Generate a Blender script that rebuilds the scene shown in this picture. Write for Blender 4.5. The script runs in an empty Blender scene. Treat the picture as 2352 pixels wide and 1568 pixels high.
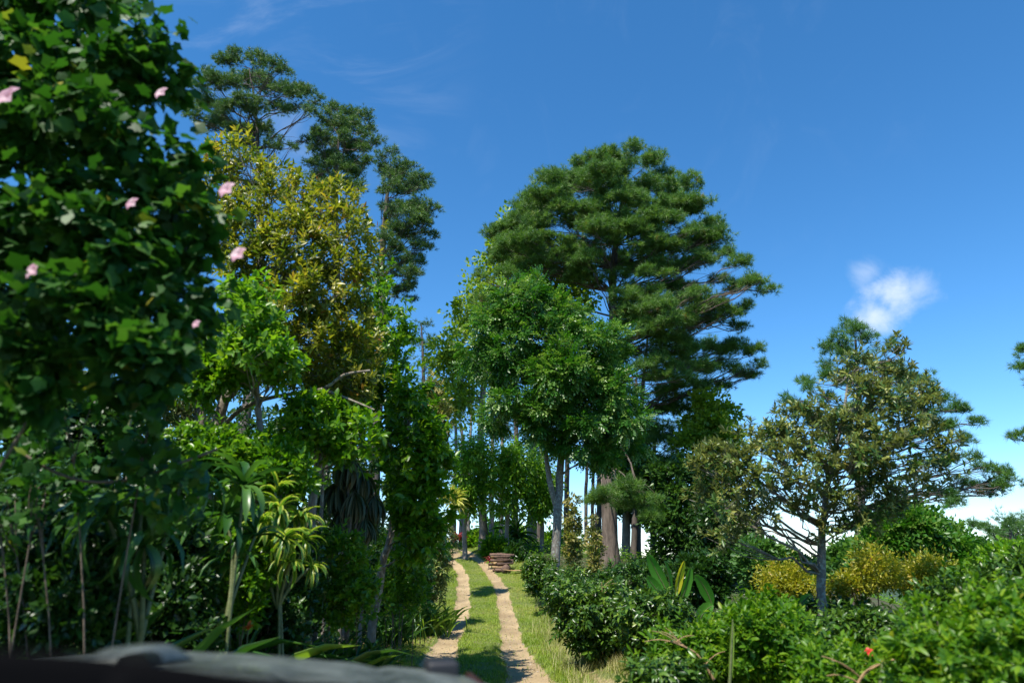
import bpy, math, random
import numpy as np
from mathutils import Vector, Matrix
C = bpy.context.scene.collection
SC = bpy.context.scene
rng = np.random.default_rng(7)
# ------------------------------------------------------------------ camera model
F = 683.0; PITCH = math.radians(17.93); CAMZ = 1.9
cp, sp = math.cos(PITCH), math.sin(PITCH)
K = 1024/2352.0
def D(dx, dy, Y):
    """point seen at photo position (dx,dy) at ground distance Y"""
    u = (dx*K-512)/F; v = (341-dy*K)/F
    zc = Y/(cp-v*sp)
    return np.array([u*zc, Y, CAMZ+zc*(sp+v*cp)])
def PX(Y, dy=1000):
    v = (341-dy*K)/F
    return Y/(cp-v*sp)*K/F          # metres per photo unit at that distance
# ------------------------------------------------------------------ terrain
_ry = [-400, -6, 8, 13.1, 19.6, 26.8, 29.8, 36.4, 39.2, 43.9, 48, 56, 90, 200, 900, 9000]
_rz = [-.2, -.05, 0, .06, .1, .36, .8, 1.45, 1.9, 2.75, 3.0, 2.6, -4, -30, -90, -120]
_cy = [-400, 0, 13.1, 19.6, 26.8, 29.8, 36.4, 39.2, 43.9, 50, 60]
_L = [(1006,1204,1542),(1039,1169,1458),(1066,1161,1399),(1067,1151,1355),(1060,1128,1316),(1043,1106,1292)]
_xy = [13.1,19.6,26.8,29.8,36.4,39.2]
def _sm(xs, ys, y, s=1.6):
    o = np.linspace(-s, s, 7); y = np.asarray(y, float)
    return np.mean([np.interp(y+k, xs, ys) for k in o], axis=0)
_mid = []; _gap = []
for (a,b,d),yy in zip(_L,_xy):
    pa = D(a,d,yy); pb = D(b,d,yy); _mid.append((pa[0]+pb[0])/2); _gap.append(pb[0]-pa[0])
_cx = [-.2,-.2]+_mid+[-3.9,-9.0,-22]
def road_x(y): return _sm(_cy, _cx, y)
def hr(y): return _sm(_ry, _rz, y)
def sstep(a,b,x): t=np.clip((x-a)/(b-a),0,1); return t*t*(3-2*t)
def H(x, y):
    x = np.asarray(x,float); y = np.asarray(y,float)
    d = x-road_x(np.minimum(y,60)); z = hr(y)
    near = 1-sstep(50,120,np.abs(y))
    z = z + near*sstep(1.5,2.6,-d)*.22 + near*sstep(2.6,9,-d)*.5 + near*sstep(9,60,-d)*5
    z = z + near*sstep(1.6,2.4,d)*.16 - sstep(5,16,d)*1.2 - sstep(14,70,d)*16 - sstep(60,800,d)*70
    z = z + .05*np.sin(x*1.3+y*.7)*np.sin(y*.9-x*.4)
    z = z + sstep(2500,5000,np.hypot(x,y))*(50+50*np.sin(x*.0011+1)*np.sin(y*.0009)+25*np.sin(x*.003))
    return z
def h1(x,y): return float(H(np.array([x]),np.array([y]))[0])
# ------------------------------------------------------------------ object helpers
def link(o, parent=None):
    C.objects.link(o)
    if parent is not None: o.parent = parent
    return o
def empty(name, loc, label, cat, group=None):
    o = bpy.data.objects.new(name, None); C.objects.link(o); o.location = loc; o.empty_display_size=.2
    o['label']=label; o['category']=cat
    if group: o['group']=group
    return o
def mesh_np(name, V, faces_list, mat, parent=None, attrs=None, smooth=False, org=None):
    """V (n,3); faces_list: list of int arrays (m,k)"""
    V = np.asarray(V, np.float32)
    if org is not None: V = V-np.asarray(org, np.float32)
    me = bpy.data.meshes.new(name)
    me.vertices.add(len(V)); me.vertices.foreach_set('co', V.ravel())
    loops = np.concatenate([f.ravel() for f in faces_list]).astype(np.int32)
    tot = np.concatenate([np.full(len(f), f.shape[1], np.int32) for f in faces_list])
    st = np.concatenate([[0], np.cumsum(tot)[:-1]]).astype(np.int32)
    me.loops.add(len(loops)); me.loops.foreach_set('vertex_index', loops)
    me.polygons.add(len(tot)); me.polygons.foreach_set('loop_start', st); me.polygons.foreach_set('loop_total', tot)
    if smooth: me.polygons.foreach_set('use_smooth', np.ones(len(tot), bool))
    if attrs:
        for k,v in attrs.items():
            a = me.attributes.new(k,'FLOAT','POINT'); a.data.foreach_set('value', np.asarray(v,np.float32))
    me.update(calc_edges=True)
    me.materials.append(mat)
    o = bpy.data.objects.new(name, me); link(o, parent)
    return o
def tag(o, label=None, cat=None, group=None, kind=None):
    if label: o['label']=label
    if cat: o['category']=cat
    if group: o['group']=group
    if kind: o['kind']=kind
    return o
def unit(v): return v/np.maximum(np.linalg.norm(v,axis=-1,keepdims=True),1e-9)
# ------------------------------------------------------------------ tubes
class Tubes:
    def __init__(s): s.V=[]; s.Fq=[]; s.n=0
    def add(s, pts, rad, ns=6, wob=0.0, seed=0):
        pts=np.asarray(pts,float); m=len(pts); rad=np.broadcast_to(np.asarray(rad,float),(m,))
        t=np.gradient(pts,axis=0); t=unit(t)
        ref=np.array([0,0,1.]) if abs(t[0][2])<.8 else np.array([1.,0,0])
        a=unit(np.cross(t,ref)); b=np.cross(t,a)
        ang=np.arange(ns)*2*math.pi/ns
        r=rad[:,None]*(1+wob*np.sin(ang*3+seed)[None,:]*1.0+ (np.random.default_rng(seed).normal(0,wob,(m,ns)) if wob else 0))
        ring=pts[:,None,:]+r[...,None]*(np.cos(ang)[None,:,None]*a[:,None,:]+np.sin(ang)[None,:,None]*b[:,None,:])
        s.V.append(ring.reshape(-1,3))
        i=np.arange(m-1)[:,None]*ns; j=np.arange(ns)[None,:]; jn=(j+1)%ns
        q=np.stack([i+j,i+jn,i+ns+jn,i+ns+j],-1).reshape(-1,4)+s.n
        s.Fq.append(q); 
        # caps
        s.V.append(pts[[0,-1]]); c0=s.n+m*ns
        for k in range(ns):
            s.Fq.append(np.array([[c0, s.n+(k+1)%ns, s.n+k, s.n+k]]))if False else None
        s.n+=m*ns+2
        return s
    def build(s,name,mat,parent,org=None):
        if not s.V: return None
        return mesh_np(name,np.concatenate(s.V),[np.concatenate(s.Fq)],mat,parent,smooth=True,org=org)
def bez(a,b,c,n=7):
    t=np.linspace(0,1,n)[:,None]; a,b,c=map(np.asarray,(a,b,c))
    return (1-t)**2*a+2*t*(1-t)*b+t*t*c
def pathsm(P,n=14):
    P=np.asarray(P,float); m=len(P)
    if m==2: return P[0]+(P[1]-P[0])*np.linspace(0,1,n)[:,None]
    Q=np.vstack([2*P[0]-P[1],P,2*P[-1]-P[-2]]); out=[]
    for t in np.linspace(0,m-1-1e-6,n):
        i=int(t); f=t-i; p0,p1,p2,p3=Q[i],Q[i+1],Q[i+2],Q[i+3]
        out.append(.5*((2*p1)+(-p0+p2)*f+(2*p0-5*p1+4*p2-p3)*f*f+(-p0+3*p1-3*p2+p3)*f**3))
    return np.array(out)
# ------------------------------------------------------------------ leaf templates (u along, v across, w normal)
def T_leaf4():
    return np.array([[0,0,0],[.42,.5,.1],[1,0,-.08],[.42,-.5,.1]]),[np.array([[0,2,1],[0,3,2]])]
def T_leaf6(droop=.14,fold=.08):
    V=np.array([[0,0,0],[.26,.40,fold],[.64,.42,fold*.6-droop*.2],[1,0,-droop],[.64,-.42,fold*.6-droop*.2],[.26,-.40,fold],[.28,0,0],[.66,0,-droop*.35]])
    return V,[np.array([[0,6,1],[7,3,2],[0,5,6],[7,4,3]]),np.array([[6,7,2,1],[6,5,4,7]])]
def T_lobed():
    # five-lobed leaf, fan about the petiole point
    ang=[-155,-120,-95,-62,-38,-14,0,14,38,62,95,120,155]
    rad=[.42,.58,.50,.74,.62,.76,1.0,.76,.62,.74,.50,.58,.42]
    V=[[0,0,0]]
    for a,r in zip(ang,rad):
        a=math.radians(a); V.append([r*math.cos(a)*.8+.1,r*math.sin(a)*.8,-.22*r*r+.05*math.cos(a*5)])
    f=[[0,i,i+1] for i in range(1,len(ang))]
    return np.array(V),[np.array(f)]
def T_pinnate(n=3):
    V=[];T=[];k=0
    for i in range(n+1):
        u=.18+.72*i/n
        for s in ((1,-1) if i<n else (0,)):
            L=.40*(1-.25*abs(i/n-.5)); W=.105
            if s==0: ax=np.array([1,0,-.25]); 
            else: ax=np.array([.55,.83*s,-.30])
            ax=ax/np.linalg.norm(ax); sd=np.array([-ax[1],ax[0],0]); sd/=np.linalg.norm(sd)+1e-9
            b=np.array([u,0,-.22*u*u]); m=b+ax*L*.5
            V+= [b, m+sd*W+[0,0,.02], b+ax*L+[0,0,-.03], m-sd*W+[0,0,.02]]
            T+= [[k,k+1,k+2],[k,k+2,k+3]]; k+=4
    return np.array(V),[np.array(T)]
def T_needles(n=16,seed=1,spread=1.0,w=.035):
    r=np.random.default_rng(seed); V=[];T=[];k=0
    for i in range(n):
        a=r.uniform(0,2*math.pi); el=r.uniform(.15,1.35)*spread
        d=np.array([math.cos(el),math.sin(el)*math.cos(a),math.sin(el)*math.sin(a)])
        L=r.uniform(.75,1.05); b=np.array([r.uniform(-.35,.15),0,0])
        sd=unit(np.cross(d,r.normal(size=3))); 
        tip=b+d*L+np.array([0,0,-.12*L]); 
        V+=[b-sd*w*.7,b+sd*w*.7,tip]; T.append([k,k+1,k+2]); k+=3
        # bend mid (keeps it slender but visible)
    return np.array(V),[np.array(T)]
def T_strap(seg=6,droop=.55,fold=.12,tip=.75,wmax=.35):
    V=[];Q=[]
    for i in range(seg+1):
        t=i/seg; th=droop*2.2*t*t
        u=t*math.cos(th*.5); w=-t*math.sin(th*.55)
        wd=.5*min(1,(t+.12)/wmax)*(1-max(0,(t-tip)/(1-tip))**1.6)*(1 if t<1 else .02)
        V+=[[u,wd,w+fold*wd],[u,0,w],[u,-wd,w+fold*wd]]
    for i in range(seg):
        a=i*3; Q+=[[a,a+1,a+4,a+3],[a+1,a+2,a+5,a+4]]
    return np.array(V),[np.array(Q)]
TL4=T_leaf4(); TL6=T_leaf6(); TLB=T_lobed(); TPN=T_pinnate(); TST=T_strap(); TSU=T_strap(droop=.28); TSD=T_strap(droop=.95)
TND=[T_needles(16,1,1.0,.045),T_needles(16,2,1.1,.045)]
TNS=[T_needles(11,3,1.1,.07),T_needles(11,4,1.0,.07)]
def place(tmpl, c, ax, nr, L, W):
    V,Fs=tmpl; N=len(c)
    ax=unit(ax); sd=unit(np.cross(nr,ax)); n2=np.cross(ax,sd)
    L=np.broadcast_to(L,(N,)); W=np.broadcast_to(W,(N,))
    P=(c[:,None,:]+V[None,:,0,None]*L[:,None,None]*ax[:,None,:]+V[None,:,1,None]*W[:,None,None]*sd[:,None,:]
       +V[None,:,2,None]*L[:,None,None]*n2[:,None,:])
    nv=len(V); off=(np.arange(N)*nv)[:,None,None]
    return P.reshape(-1,3),[(f[None]+off).reshape(-1,f.shape[1]) for f in Fs]
def merge(parts):
    V=[];F={};n=0;A={}
    for P,Fs,at in parts:
        V.append(P)
        for f in Fs: F.setdefault(f.shape[1],[]).append(f+n)
        for k,v in at.items(): A.setdefault(k,[]).append(v)
        n+=len(P)
    return np.concatenate(V),[np.concatenate(v) for v in F.values()],{k:np.concatenate(v) for k,v in A.items()}
def leafset(tmpl,c,ax,nr,L,W,cl):
    P,Fs=place(tmpl,c,ax,nr,L,W); nv=len(tmpl[0]); N=len(c)
    r=rng.random(N)
    return P,Fs,{'rnd':np.repeat(r,nv),'clump':np.repeat(np.broadcast_to(cl,(N,)),nv),'u':np.tile(tmpl[0][:,0],N),'v':np.tile(np.abs(tmpl[0][:,1]),N)}
# ------------------------------------------------------------------ materials
def newmat(name):
    m=bpy.data.materials.new(name); m.use_nodes=True; nt=m.node_tree; nt.nodes.clear(); return m,nt
def nd(nt,t,**k):
    n=nt.nodes.new(t)
    for a,b in k.items(): setattr(n,a,b)
    return n
def ramp(nt,stops,interp='LINEAR'):
    n=nt.nodes.new('ShaderNodeValToRGB'); n.color_ramp.interpolation=interp; e=n.color_ramp.elements
    while len(e)>2: e.remove(e[-1])
    for i,(p,c) in enumerate(stops):
        if i<2: el=e[i]; el.position=p
        else: el=e.new(p)
        el.color=(*c,1)
    return n
def leafmat(name, dark, mid, light, rough=.4, trans=.35, odd=None, oddp=.03, spec=.5, tmul=1.6, stripe=None, under=None):
    m,nt=newmat(name); L=nt.links.new
    out=nd(nt,'ShaderNodeOutputMaterial'); pr=nd(nt,'ShaderNodeBsdfPrincipled'); tr=nd(nt,'ShaderNodeBsdfTranslucent'); mx=nd(nt,'ShaderNodeMixShader')
    a1=nd(nt,'ShaderNodeAttribute',attribute_name='rnd'); a2=nd(nt,'ShaderNodeAttribute',attribute_name='clump')
    ad=nd(nt,'ShaderNodeMath',operation='MULTIPLY_ADD'); L(a1.outputs['Fac'],ad.inputs[0]); ad.inputs[1].default_value=.62
    m2=nd(nt,'ShaderNodeMath',operation='MULTIPLY'); L(a2.outputs['Fac'],m2.inputs[0]); m2.inputs[1].default_value=.38; L(m2.outputs[0],ad.inputs[2])
    st=[(0.05,dark),(.5,mid),(.93-oddp if odd else .95,light)]
    if odd: st.append((1.0-oddp*.5,odd))
    r=ramp(nt,st); L(ad.outputs[0],r.inputs[0]); col=r.outputs[0]
    if stripe:
        av=nd(nt,'ShaderNodeAttribute',attribute_name='v'); gt=nd(nt,'ShaderNodeMath',operation='GREATER_THAN'); gt.inputs[1].default_value=.24
        L(av.outputs['Fac'],gt.inputs[0]); ms=nd(nt,'ShaderNodeMixRGB'); L(gt.outputs[0],ms.inputs[0]); L(col,ms.inputs[1]); ms.inputs[2].default_value=(*stripe,1); 
        ms.inputs[0].default_value=0; col=ms.outputs[0]
    if under:
        g=nd(nt,'ShaderNodeNewGeometry'); mu=nd(nt,'ShaderNodeMixRGB'); L(g.outputs['Backfacing'],mu.inputs[0]); L(col,mu.inputs[1]); mu.inputs[2].default_value=(*under,1); col=mu.outputs[0]
    L(col,pr.inputs['Base Color']); pr.inputs['Roughness'].default_value=rough; pr.inputs['Specular IOR Level'].default_value=spec
    mul=nd(nt,'ShaderNodeMixRGB',blend_type='MULTIPLY'); mul.inputs[0].default_value=1; L(col,mul.inputs[1]); mul.inputs[2].default_value=(tmul*1.05,tmul*1.1,tmul*.5,1)
    L(mul.outputs[0],tr.inputs['Color']); mx.inputs[0].default_value=trans
    L(pr.outputs[0],mx.inputs[1]); L(tr.outputs[0],mx.inputs[2]); L(mx.outputs[0],out.inputs[0])
    return m
def barkmat(name,c1,c2,patch=None,scale=9,stretch=.25,bump=.5,rough=.9,psc=3.0,pth=.55):
    m,nt=newmat(name); L=nt.links.new
    out=nd(nt,'ShaderNodeOutputMaterial'); pr=nd(nt,'ShaderNodeBsdfPrincipled'); L(pr.outputs[0],out.inputs[0])
    tc=nd(nt,'ShaderNodeTexCoord'); mp=nd(nt,'ShaderNodeMapping'); mp.inputs['Scale'].default_value=(scale,scale,scale*stretch); L(tc.outputs['Object'],mp.inputs[0])
    n1=nd(nt,'ShaderNodeTexNoise'); n1.inputs['Scale'].default_value=1.0; n1.inputs['Detail'].default_value=6; n1.inputs['Roughness'].default_value=.7; L(mp.outputs[0],n1.inputs[0])
    r=ramp(nt,[(.32,c1),(.68,c2)]); L(n1.outputs[0],r.inputs[0]); col=r.outputs[0]
    if patch:
        n2=nd(nt,'ShaderNodeTexNoise'); n2.inputs['Scale'].default_value=psc; n2.inputs['Detail'].default_value=4; L(tc.outputs['Object'],n2.inputs[0])
        r2=ramp(nt,[(pth-.04,(0,0,0)),(pth+.04,(1,1,1))]); L(n2.outputs[0],r2.inputs[0])
        mx=nd(nt,'ShaderNodeMixRGB'); L(r2.outputs[0],mx.inputs[0]); L(col,mx.inputs[1]); mx.inputs[2].default_value=(*patch,1); col=mx.outputs[0]
    L(col,pr.inputs['Base Color']); pr.inputs['Roughness'].default_value=rough
    b=nd(nt,'ShaderNodeBump'); b.inputs['Strength'].default_value=bump; b.inputs['Distance'].default_value=.03; L(n1.outputs[0],b.inputs['Height']); L(b.outputs[0],pr.inputs['Normal'])
    return m
M={}
M['pine_n']=leafmat('pine needles',(0.039,0.1013,0.0178),(0.078,0.1759,0.0238),(0.1559,0.2666,0.0347),.5,.30,odd=(.22,.12,.04),oddp=.02)
M['pine_b']=leafmat('dark pine needles',(0.0304,0.0844,0.0214),(0.0621,0.1363,0.0245),(0.1173,0.2012,0.0306),.55,.25)
M['pine_c']=leafmat('bluish pine needles',(0.0287,0.0956,0.0205),(0.0588,0.1503,0.0239),(0.1175,0.2323,0.0299),.5,.3)
M['walnut']=leafmat('glossy compound leaves',(0.0146,0.0714,0.0065),(0.0438,0.1475,0.0097),(0.2088,0.314,0.0648),.38,.34,spec=.45)
M['light']=leafmat('light green leaves',(0.087,0.1708,0.0144),(0.1595,0.2562,0.018),(0.29,0.366,0.0315),.45,.42)
M['fresh']=leafmat('fresh green leaves',(0.058,0.1586,0.009),(0.1087,0.244,0.0108),(0.2175,0.3416,0.018),.42,.45)
M['olive']=leafmat('olive yellow leaves',(0.0475,0.099,0.009),(0.1615,0.189,0.0162),(0.361,0.315,0.0405),.36,.40,odd=(.30,.10,.03),oddp=.05)
M['loquat']=leafmat('grey olive leaves',(0.022,0.07,0.014),(0.065,0.135,0.02),(0.34,0.34,0.08),.42,.30,odd=(.36,.22,.05),oddp=.03,under=(.15,.17,.065))
M['glossy']=leafmat('glossy leaves',(0.0345,0.1066,0.0054),(0.0802,0.202,0.0072),(0.1972,0.3255,0.0135),.34,.40,spec=.4)
M['coffee']=leafmat('dark glossy coffee leaves',(0.0145,0.0439,0.0054),(0.0377,0.0952,0.0099),(0.116,0.2074,0.018),.34,.24,spec=.45,odd=(.18,.24,.03),oddp=.05)
M['bright']=leafmat('bright shrub leaves',(0.0334,0.1025,0.0065),(0.0783,0.1896,0.0081),(0.1879,0.2972,0.0121),.42,.42,spec=.35,odd=(.28,.26,.04),oddp=.03)
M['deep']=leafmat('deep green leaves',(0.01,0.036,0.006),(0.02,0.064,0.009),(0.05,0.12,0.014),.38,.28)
M['mallow']=leafmat('soft lobed leaves',(0.0102,0.047,0.0054),(0.0243,0.0939,0.0109),(0.064,0.159,0.0204),.5,.34,odd=(.30,.28,.03),oddp=.03,spec=.25)
M['yellow']=leafmat('yellow shrub leaves',(0.12,0.17,0.012),(0.27,0.27,0.015),(0.42,0.36,0.03),.4,.4,odd=(.40,.18,.03),oddp=.04)
M['tan']=leafmat('tan blossom sprays',(0.05,0.1,0.02),(0.15,0.17,0.035),(0.46,0.36,0.13),.5,.35)
M['ivy']=leafmat('ivy leaves',(0.0145,0.0512,0.009),(0.0348,0.0952,0.0144),(0.087,0.1708,0.027),.36,.3)
M['strap']=leafmat('strap leaves',(.016,.062,.012),(.035,.11,.018),(.09,.19,.035),.35,.32)
M['strapl']=leafmat('pale strap leaves',(0.0725,0.1586,0.018),(0.1305,0.2318,0.027),(0.232,0.3294,0.045),.35,.38)
M['stripe']=leafmat('striped leaves',(0.042,0.144,0.016),(0.07,0.176,0.016),(0.112,0.224,0.024),.32,.38,stripe=(.33,.38,.06))
M['yucca']=leafmat('yellow edged leaves',(.12,.18,.03),(.22,.26,.05),(.36,.36,.09),.35,.35,stripe=(.60,.56,.18))
M['dry']=leafmat('hanging dead leaves',(.03,.045,.02),(.05,.075,.03),(.16,.13,.06),.6,.2,odd=(.22,.12,.06),oddp=.08)
M['ban']=leafmat('banana leaf',(.05,.19,.02),(.07,.23,.03),(.10,.28,.04),.35,.45)
M['bany']=leafmat('yellow banana leaf',(.55,.50,.03),(.62,.56,.04),(.66,.6,.05),.4,.4)
M['redp']=leafmat('dark red leaves',(.10,.012,.02),(.20,.02,.04),(.30,.05,.06),.4,.3)
M['grass']=leafmat('grass blades',(0.1,0.17,0.008),(0.19,0.28,0.014),(0.32,0.38,0.04),.55,.35,odd=(.42,.35,.14),oddp=.22)
M['drygrass']=leafmat('dry grass blades',(.12,.15,.03),(.30,.28,.10),(.48,.41,.20),.6,.3)
M['litter']=leafmat('fallen leaves',(.06,.035,.018),(.14,.085,.04),(.30,.2,.10),.7,.05)
M['pink']=leafmat('pink petals',(.55,.26,.38),(.68,.40,.50),(.80,.60,.66),.5,.4,tmul=1.0)
M['red']=leafmat('red petals',(.55,.02,.015),(.65,.03,.02),(.7,.06,.03),.5,.3,tmul=1.0)
M['orange']=leafmat('orange bracts',(.6,.10,.02),(.7,.14,.02),(.75,.2,.03),.5,.3,tmul=1.0)
M['b_pine']=barkmat('pine bark',(.055,.040,.030),(.17,.13,.10),scale=7,stretch=.22,bump=1.0)
M['b_pinef']=barkmat('far pine bark',(.04,.032,.026),(.13,.105,.085),scale=5,stretch=.2)
M['b_grey']=barkmat('grey bark',(.12,.10,.085),(.30,.26,.22),scale=5,stretch=.3)
M['b_pale']=barkmat('pale lichen bark',(.10,.08,.06),(.24,.20,.15),patch=(.30,.27,.21),scale=12,stretch=.6,psc=12,pth=.55)
M['b_lich']=barkmat('lichen mottled bark',(.09,.08,.065),(.22,.19,.16),patch=(.24,.25,.21),scale=12,stretch=.5,psc=14,pth=.56)
M['b_twig']=barkmat('twig bark',(.07,.05,.035),(.18,.14,.10),scale=14,stretch=.6)
M['cane']=barkmat('green cane',(.05,.08,.02),(.14,.15,.06),scale=10,stretch=2.5,bump=.3,rough=.6)
M['wood']=barkmat('split wood',(.20,.12,.06),(.38,.25,.12),scale=14,stretch=1.0,bump=.6)
M['plank']=barkmat('fresh split wood',(.36,.23,.10),(.58,.40,.20),scale=14,stretch=1.0,bump=.5)
M['logb']=barkmat('log bark',(.06,.035,.025),(.20,.12,.08),scale=16,stretch=1,bump=1)
# ------------------------------------------------------------------ crowns
def inpoly(p,poly):
    x,y=p; c=False; n=len(poly); j=n-1
    for i in range(n):
        xi,yi=poly[i]; xj,yj=poly[j]
        if (yi>y)!=(yj>y) and x<(xj-xi)*(y-yi)/(yj-yi)+xi: c=not c
        j=i
    return c
def edged(p,poly):
    P=np.array(poly,float); Q=np.roll(P,-1,0); p=np.array(p); d=Q-P
    t=np.clip(((p-P)*d).sum(1)/np.maximum((d*d).sum(1),1e-9),0,1)
    return np.linalg.norm(P+d*t[:,None]-p,axis=1).min()
def poly_lobes(poly,n,r,Y,thick,rs,flat=.8):
    P=np.array(poly,float); lo=P.min(0); hi=P.max(0); out=[]; tries=0; md=1.0
    cand=[]
    while len(cand)<n*12 and tries<20000:
        tries+=1; p=rs.uniform(lo,hi)
        if inpoly(p,poly):
            e=edged(p,poly)
            if e>r*.62: cand.append((p,e))
    if not cand: cand=[(P.mean(0),r)]
    ch=[cand[0]]; emax=max(e for _,e in cand)
    while len(ch)<min(n,len(cand)):
        best=None;bd=-1
        for c in [cand[rs.integers(len(cand))] for _ in range(14)]:
            d=min(np.hypot(*(c[0]-q[0])) for q in ch)
            if d>bd: bd=d;best=c
        ch.append(best)
    for p,e in ch:
        rr=r*rs.uniform(.6,1.25); dep=math.sqrt(max(0.05,min(1,e/emax)))*thick
        dy=rs.uniform(-1,1)*dep if rs.random()>.55 else -dep*rs.uniform(.6,1)
        out.append((p[0],p[1],rr,rr*flat,dy))
    return out
def to_world(lobes,Y):
    res=[]
    for l in lobes:
        dx,dy,rx,ry=l[:4]; off=l[4] if len(l)>4 else 0
        Yc=Y+off; c=D(dx,dy,Yc); s=PX(Yc,dy); res.append((c,np.array([rx*s,(rx*.6+ry*.4)*s,ry*s])))
    return res
def crown_leaves(wl, rs, per, tmpl, L, ratio, clsz=.25, up=.5, shell=.55, droop=.0, ncl=14, rand=.55, tipup=0.0, shoot=None, whorl=.0):
    """leaves grouped in small clusters spread through each lobe"""
    parts=[]; tips=[]
    for (c,r) in wl:
        vol=(r[0]*r[1]*r[2])**(1/3.); n=ncl
        d=unit(rs.normal(size=(n,3))); rad=(rs.random(n)**shell); pc=c+d*rad[:,None]*r
        tips.append((c,r,pc))
        m=per; kk=max(1,m//n); idx=np.repeat(np.arange(n),kk); N=len(idx)
        if shoot:
            dr=unit(d*.75+np.array([0,0,.35+tipup])+rs.normal(size=(n,3))*.45); e1=unit(np.cross(dr,rs.normal(size=(n,3)))); e2=np.cross(dr,e1)
            t=(np.tile(np.arange(kk),n)+.5)/kk; t=whorl+(1-whorl)*t; an=np.tile(np.arange(kk)*2.4,n)+rs.normal(0,.3,N)
            pr=np.cos(an)[:,None]*e1[idx]+np.sin(an)[:,None]*e2[idx]; sl=shoot*rs.uniform(.6,1.3,n)[idx][:,None]
            pos=pc[idx]+dr[idx]*sl*(t[:,None]-.35)+rs.normal(size=(N,3))*.01
            ax=unit(pr*(1.15-.7*t[:,None])+dr[idx]*(.25+.6*t[:,None])+np.array([0,0,-droop])+rs.normal(size=(N,3))*.12)
            nr=unit(dr[idx]*.8-pr*.25+np.array([0,0,up])+rs.normal(size=(N,3))*rand*.4); cl=rs.random(n)[idx]; ll=L*rs.uniform(.6,1.2,N)*(1.1-.35*np.abs(t-.5))
            parts.append(leafset(tmpl if not isinstance(tmpl,list) else tmpl[0],pos,ax,nr,ll,ll*ratio,cl)); continue
        off=rs.normal(size=(N,3))*clsz*vol
        pos=pc[idx]+off
        outd=unit(unit(off)*.7+d[idx]*.8+rs.normal(size=(N,3))*rand*.6)
        ax=unit(outd+np.array([0,0,tipup-droop]))
        nr=unit(np.array([0,0,1.])*up+d[idx]*.45+rs.normal(size=(N,3))*rand)
        cl=np.repeat(rs.random(n),max(1,m//n))
        tm=tmpl if isinstance(tmpl,list) else [tmpl]
        ll=L*rs.uniform(.65,1.2,N)
        for k,t in enumerate(tm):
            s=slice(k,None,len(tm))
            parts.append(leafset(t,pos[s],ax[s],nr[s],ll[s],ll[s]*ratio,cl[s]))
    return merge(parts),tips
def crown_needles(wl, rs, dens, L, tm, up=.55, rowlen=8, cr=1.0):
    """needle tufts gathered in rounded clusters at the branch ends"""
    parts=[]; tips=[]
    for (c,r) in wl:
        area=(r[0]*r[1]); n=max(4,int(dens*area*rs.uniform(.7,1.2)))
        d=rs.normal(size=(n,3)); d[:,2]=np.abs(d[:,2])*.9-.35; d=unit(d)*np.array([1.08,1.08,1.4])
        pc=c+d*(rs.random((n,1))**.45)*r
        tips.append((c,r,pc))
        k=rowlen; idx=np.repeat(np.arange(n),k); N=n*k
        o=rs.normal(size=(N,3)); o[:,2]=np.abs(o[:,2])*1.1-.35; o=unit(o)
        pos=pc[idx]+o*(rs.random((N,1))**.5)*L*cr*rs.uniform(.6,1.25,n)[idx][:,None]
        ax=unit(o+rs.normal(size=(N,3))*.3+np.array([0,0,up*.6]))
        nr=unit(rs.normal(size=(N,3))+np.array([0,0,.8]))
        cl=rs.random(n)[idx]; ll=L*rs.uniform(.7,1.1,N)
        for q,tt in enumerate(tm):
            s=slice(q,None,len(tm)); parts.append(leafset(tt,pos[s],ax[s],nr[s],ll[s],ll[s],cl[s]))
    return merge(parts),tips
def limbs(trunk, tr_r, tips, rs, lr=.35, subs=5, sag=.0, low=.25, minr=.008, curve=.25):
    """limbs from trunk path to lobes then twigs to clusters"""
    tb=Tubes(); zs=trunk[:,2]; zt=zs[-1]; zb=zs[0]
    for k,(c,r,pc) in enumerate(tips):
        hz=np.hypot(*(c[:2]-trunk[-1][:2])); zz=min(c[2]-r[2]*.2-hz*.35, zt-.02*(zt-zb)); zz=max(zz+rs.uniform(-.05,.08)*(zt-zb),zb+(zt-zb)*(low+rs.uniform(0,.16)))
        i=int(np.argmin(np.abs(zs-zz))); s=trunk[i]; R=max(minr*1.5,tr_r[i]*lr)
        e=c-np.array([0,0,r[2]*.25]); L=np.linalg.norm(e-s); 
        mid=(s+e)/2+np.array([0,0,-sag*L])+rs.normal(size=3)*.05*L+np.array([0,0,curve*.3*L*(1 if e[2]>s[2] else -.2)])*0.5
        p=bez(s,mid,e,8); p[1:-1]+=rs.normal(size=(6,3))*.018*L
        R=min(R,.0085*L+.010)
        tb.add(p,np.linspace(R,max(minr,R*.35),8),6)
        pick=rs.permutation(len(pc))[:subs]
        for q in pick:
            st=p[rs.integers(3,8)]; en=pc[q]; LL=np.linalg.norm(en-st)
            m2=(st+en)/2+rs.normal(size=3)*.12*LL
            tb.add(bez(st,m2,en,5),np.linspace(max(minr,R*.33),minr*.55,5),4)
    return tb
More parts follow.
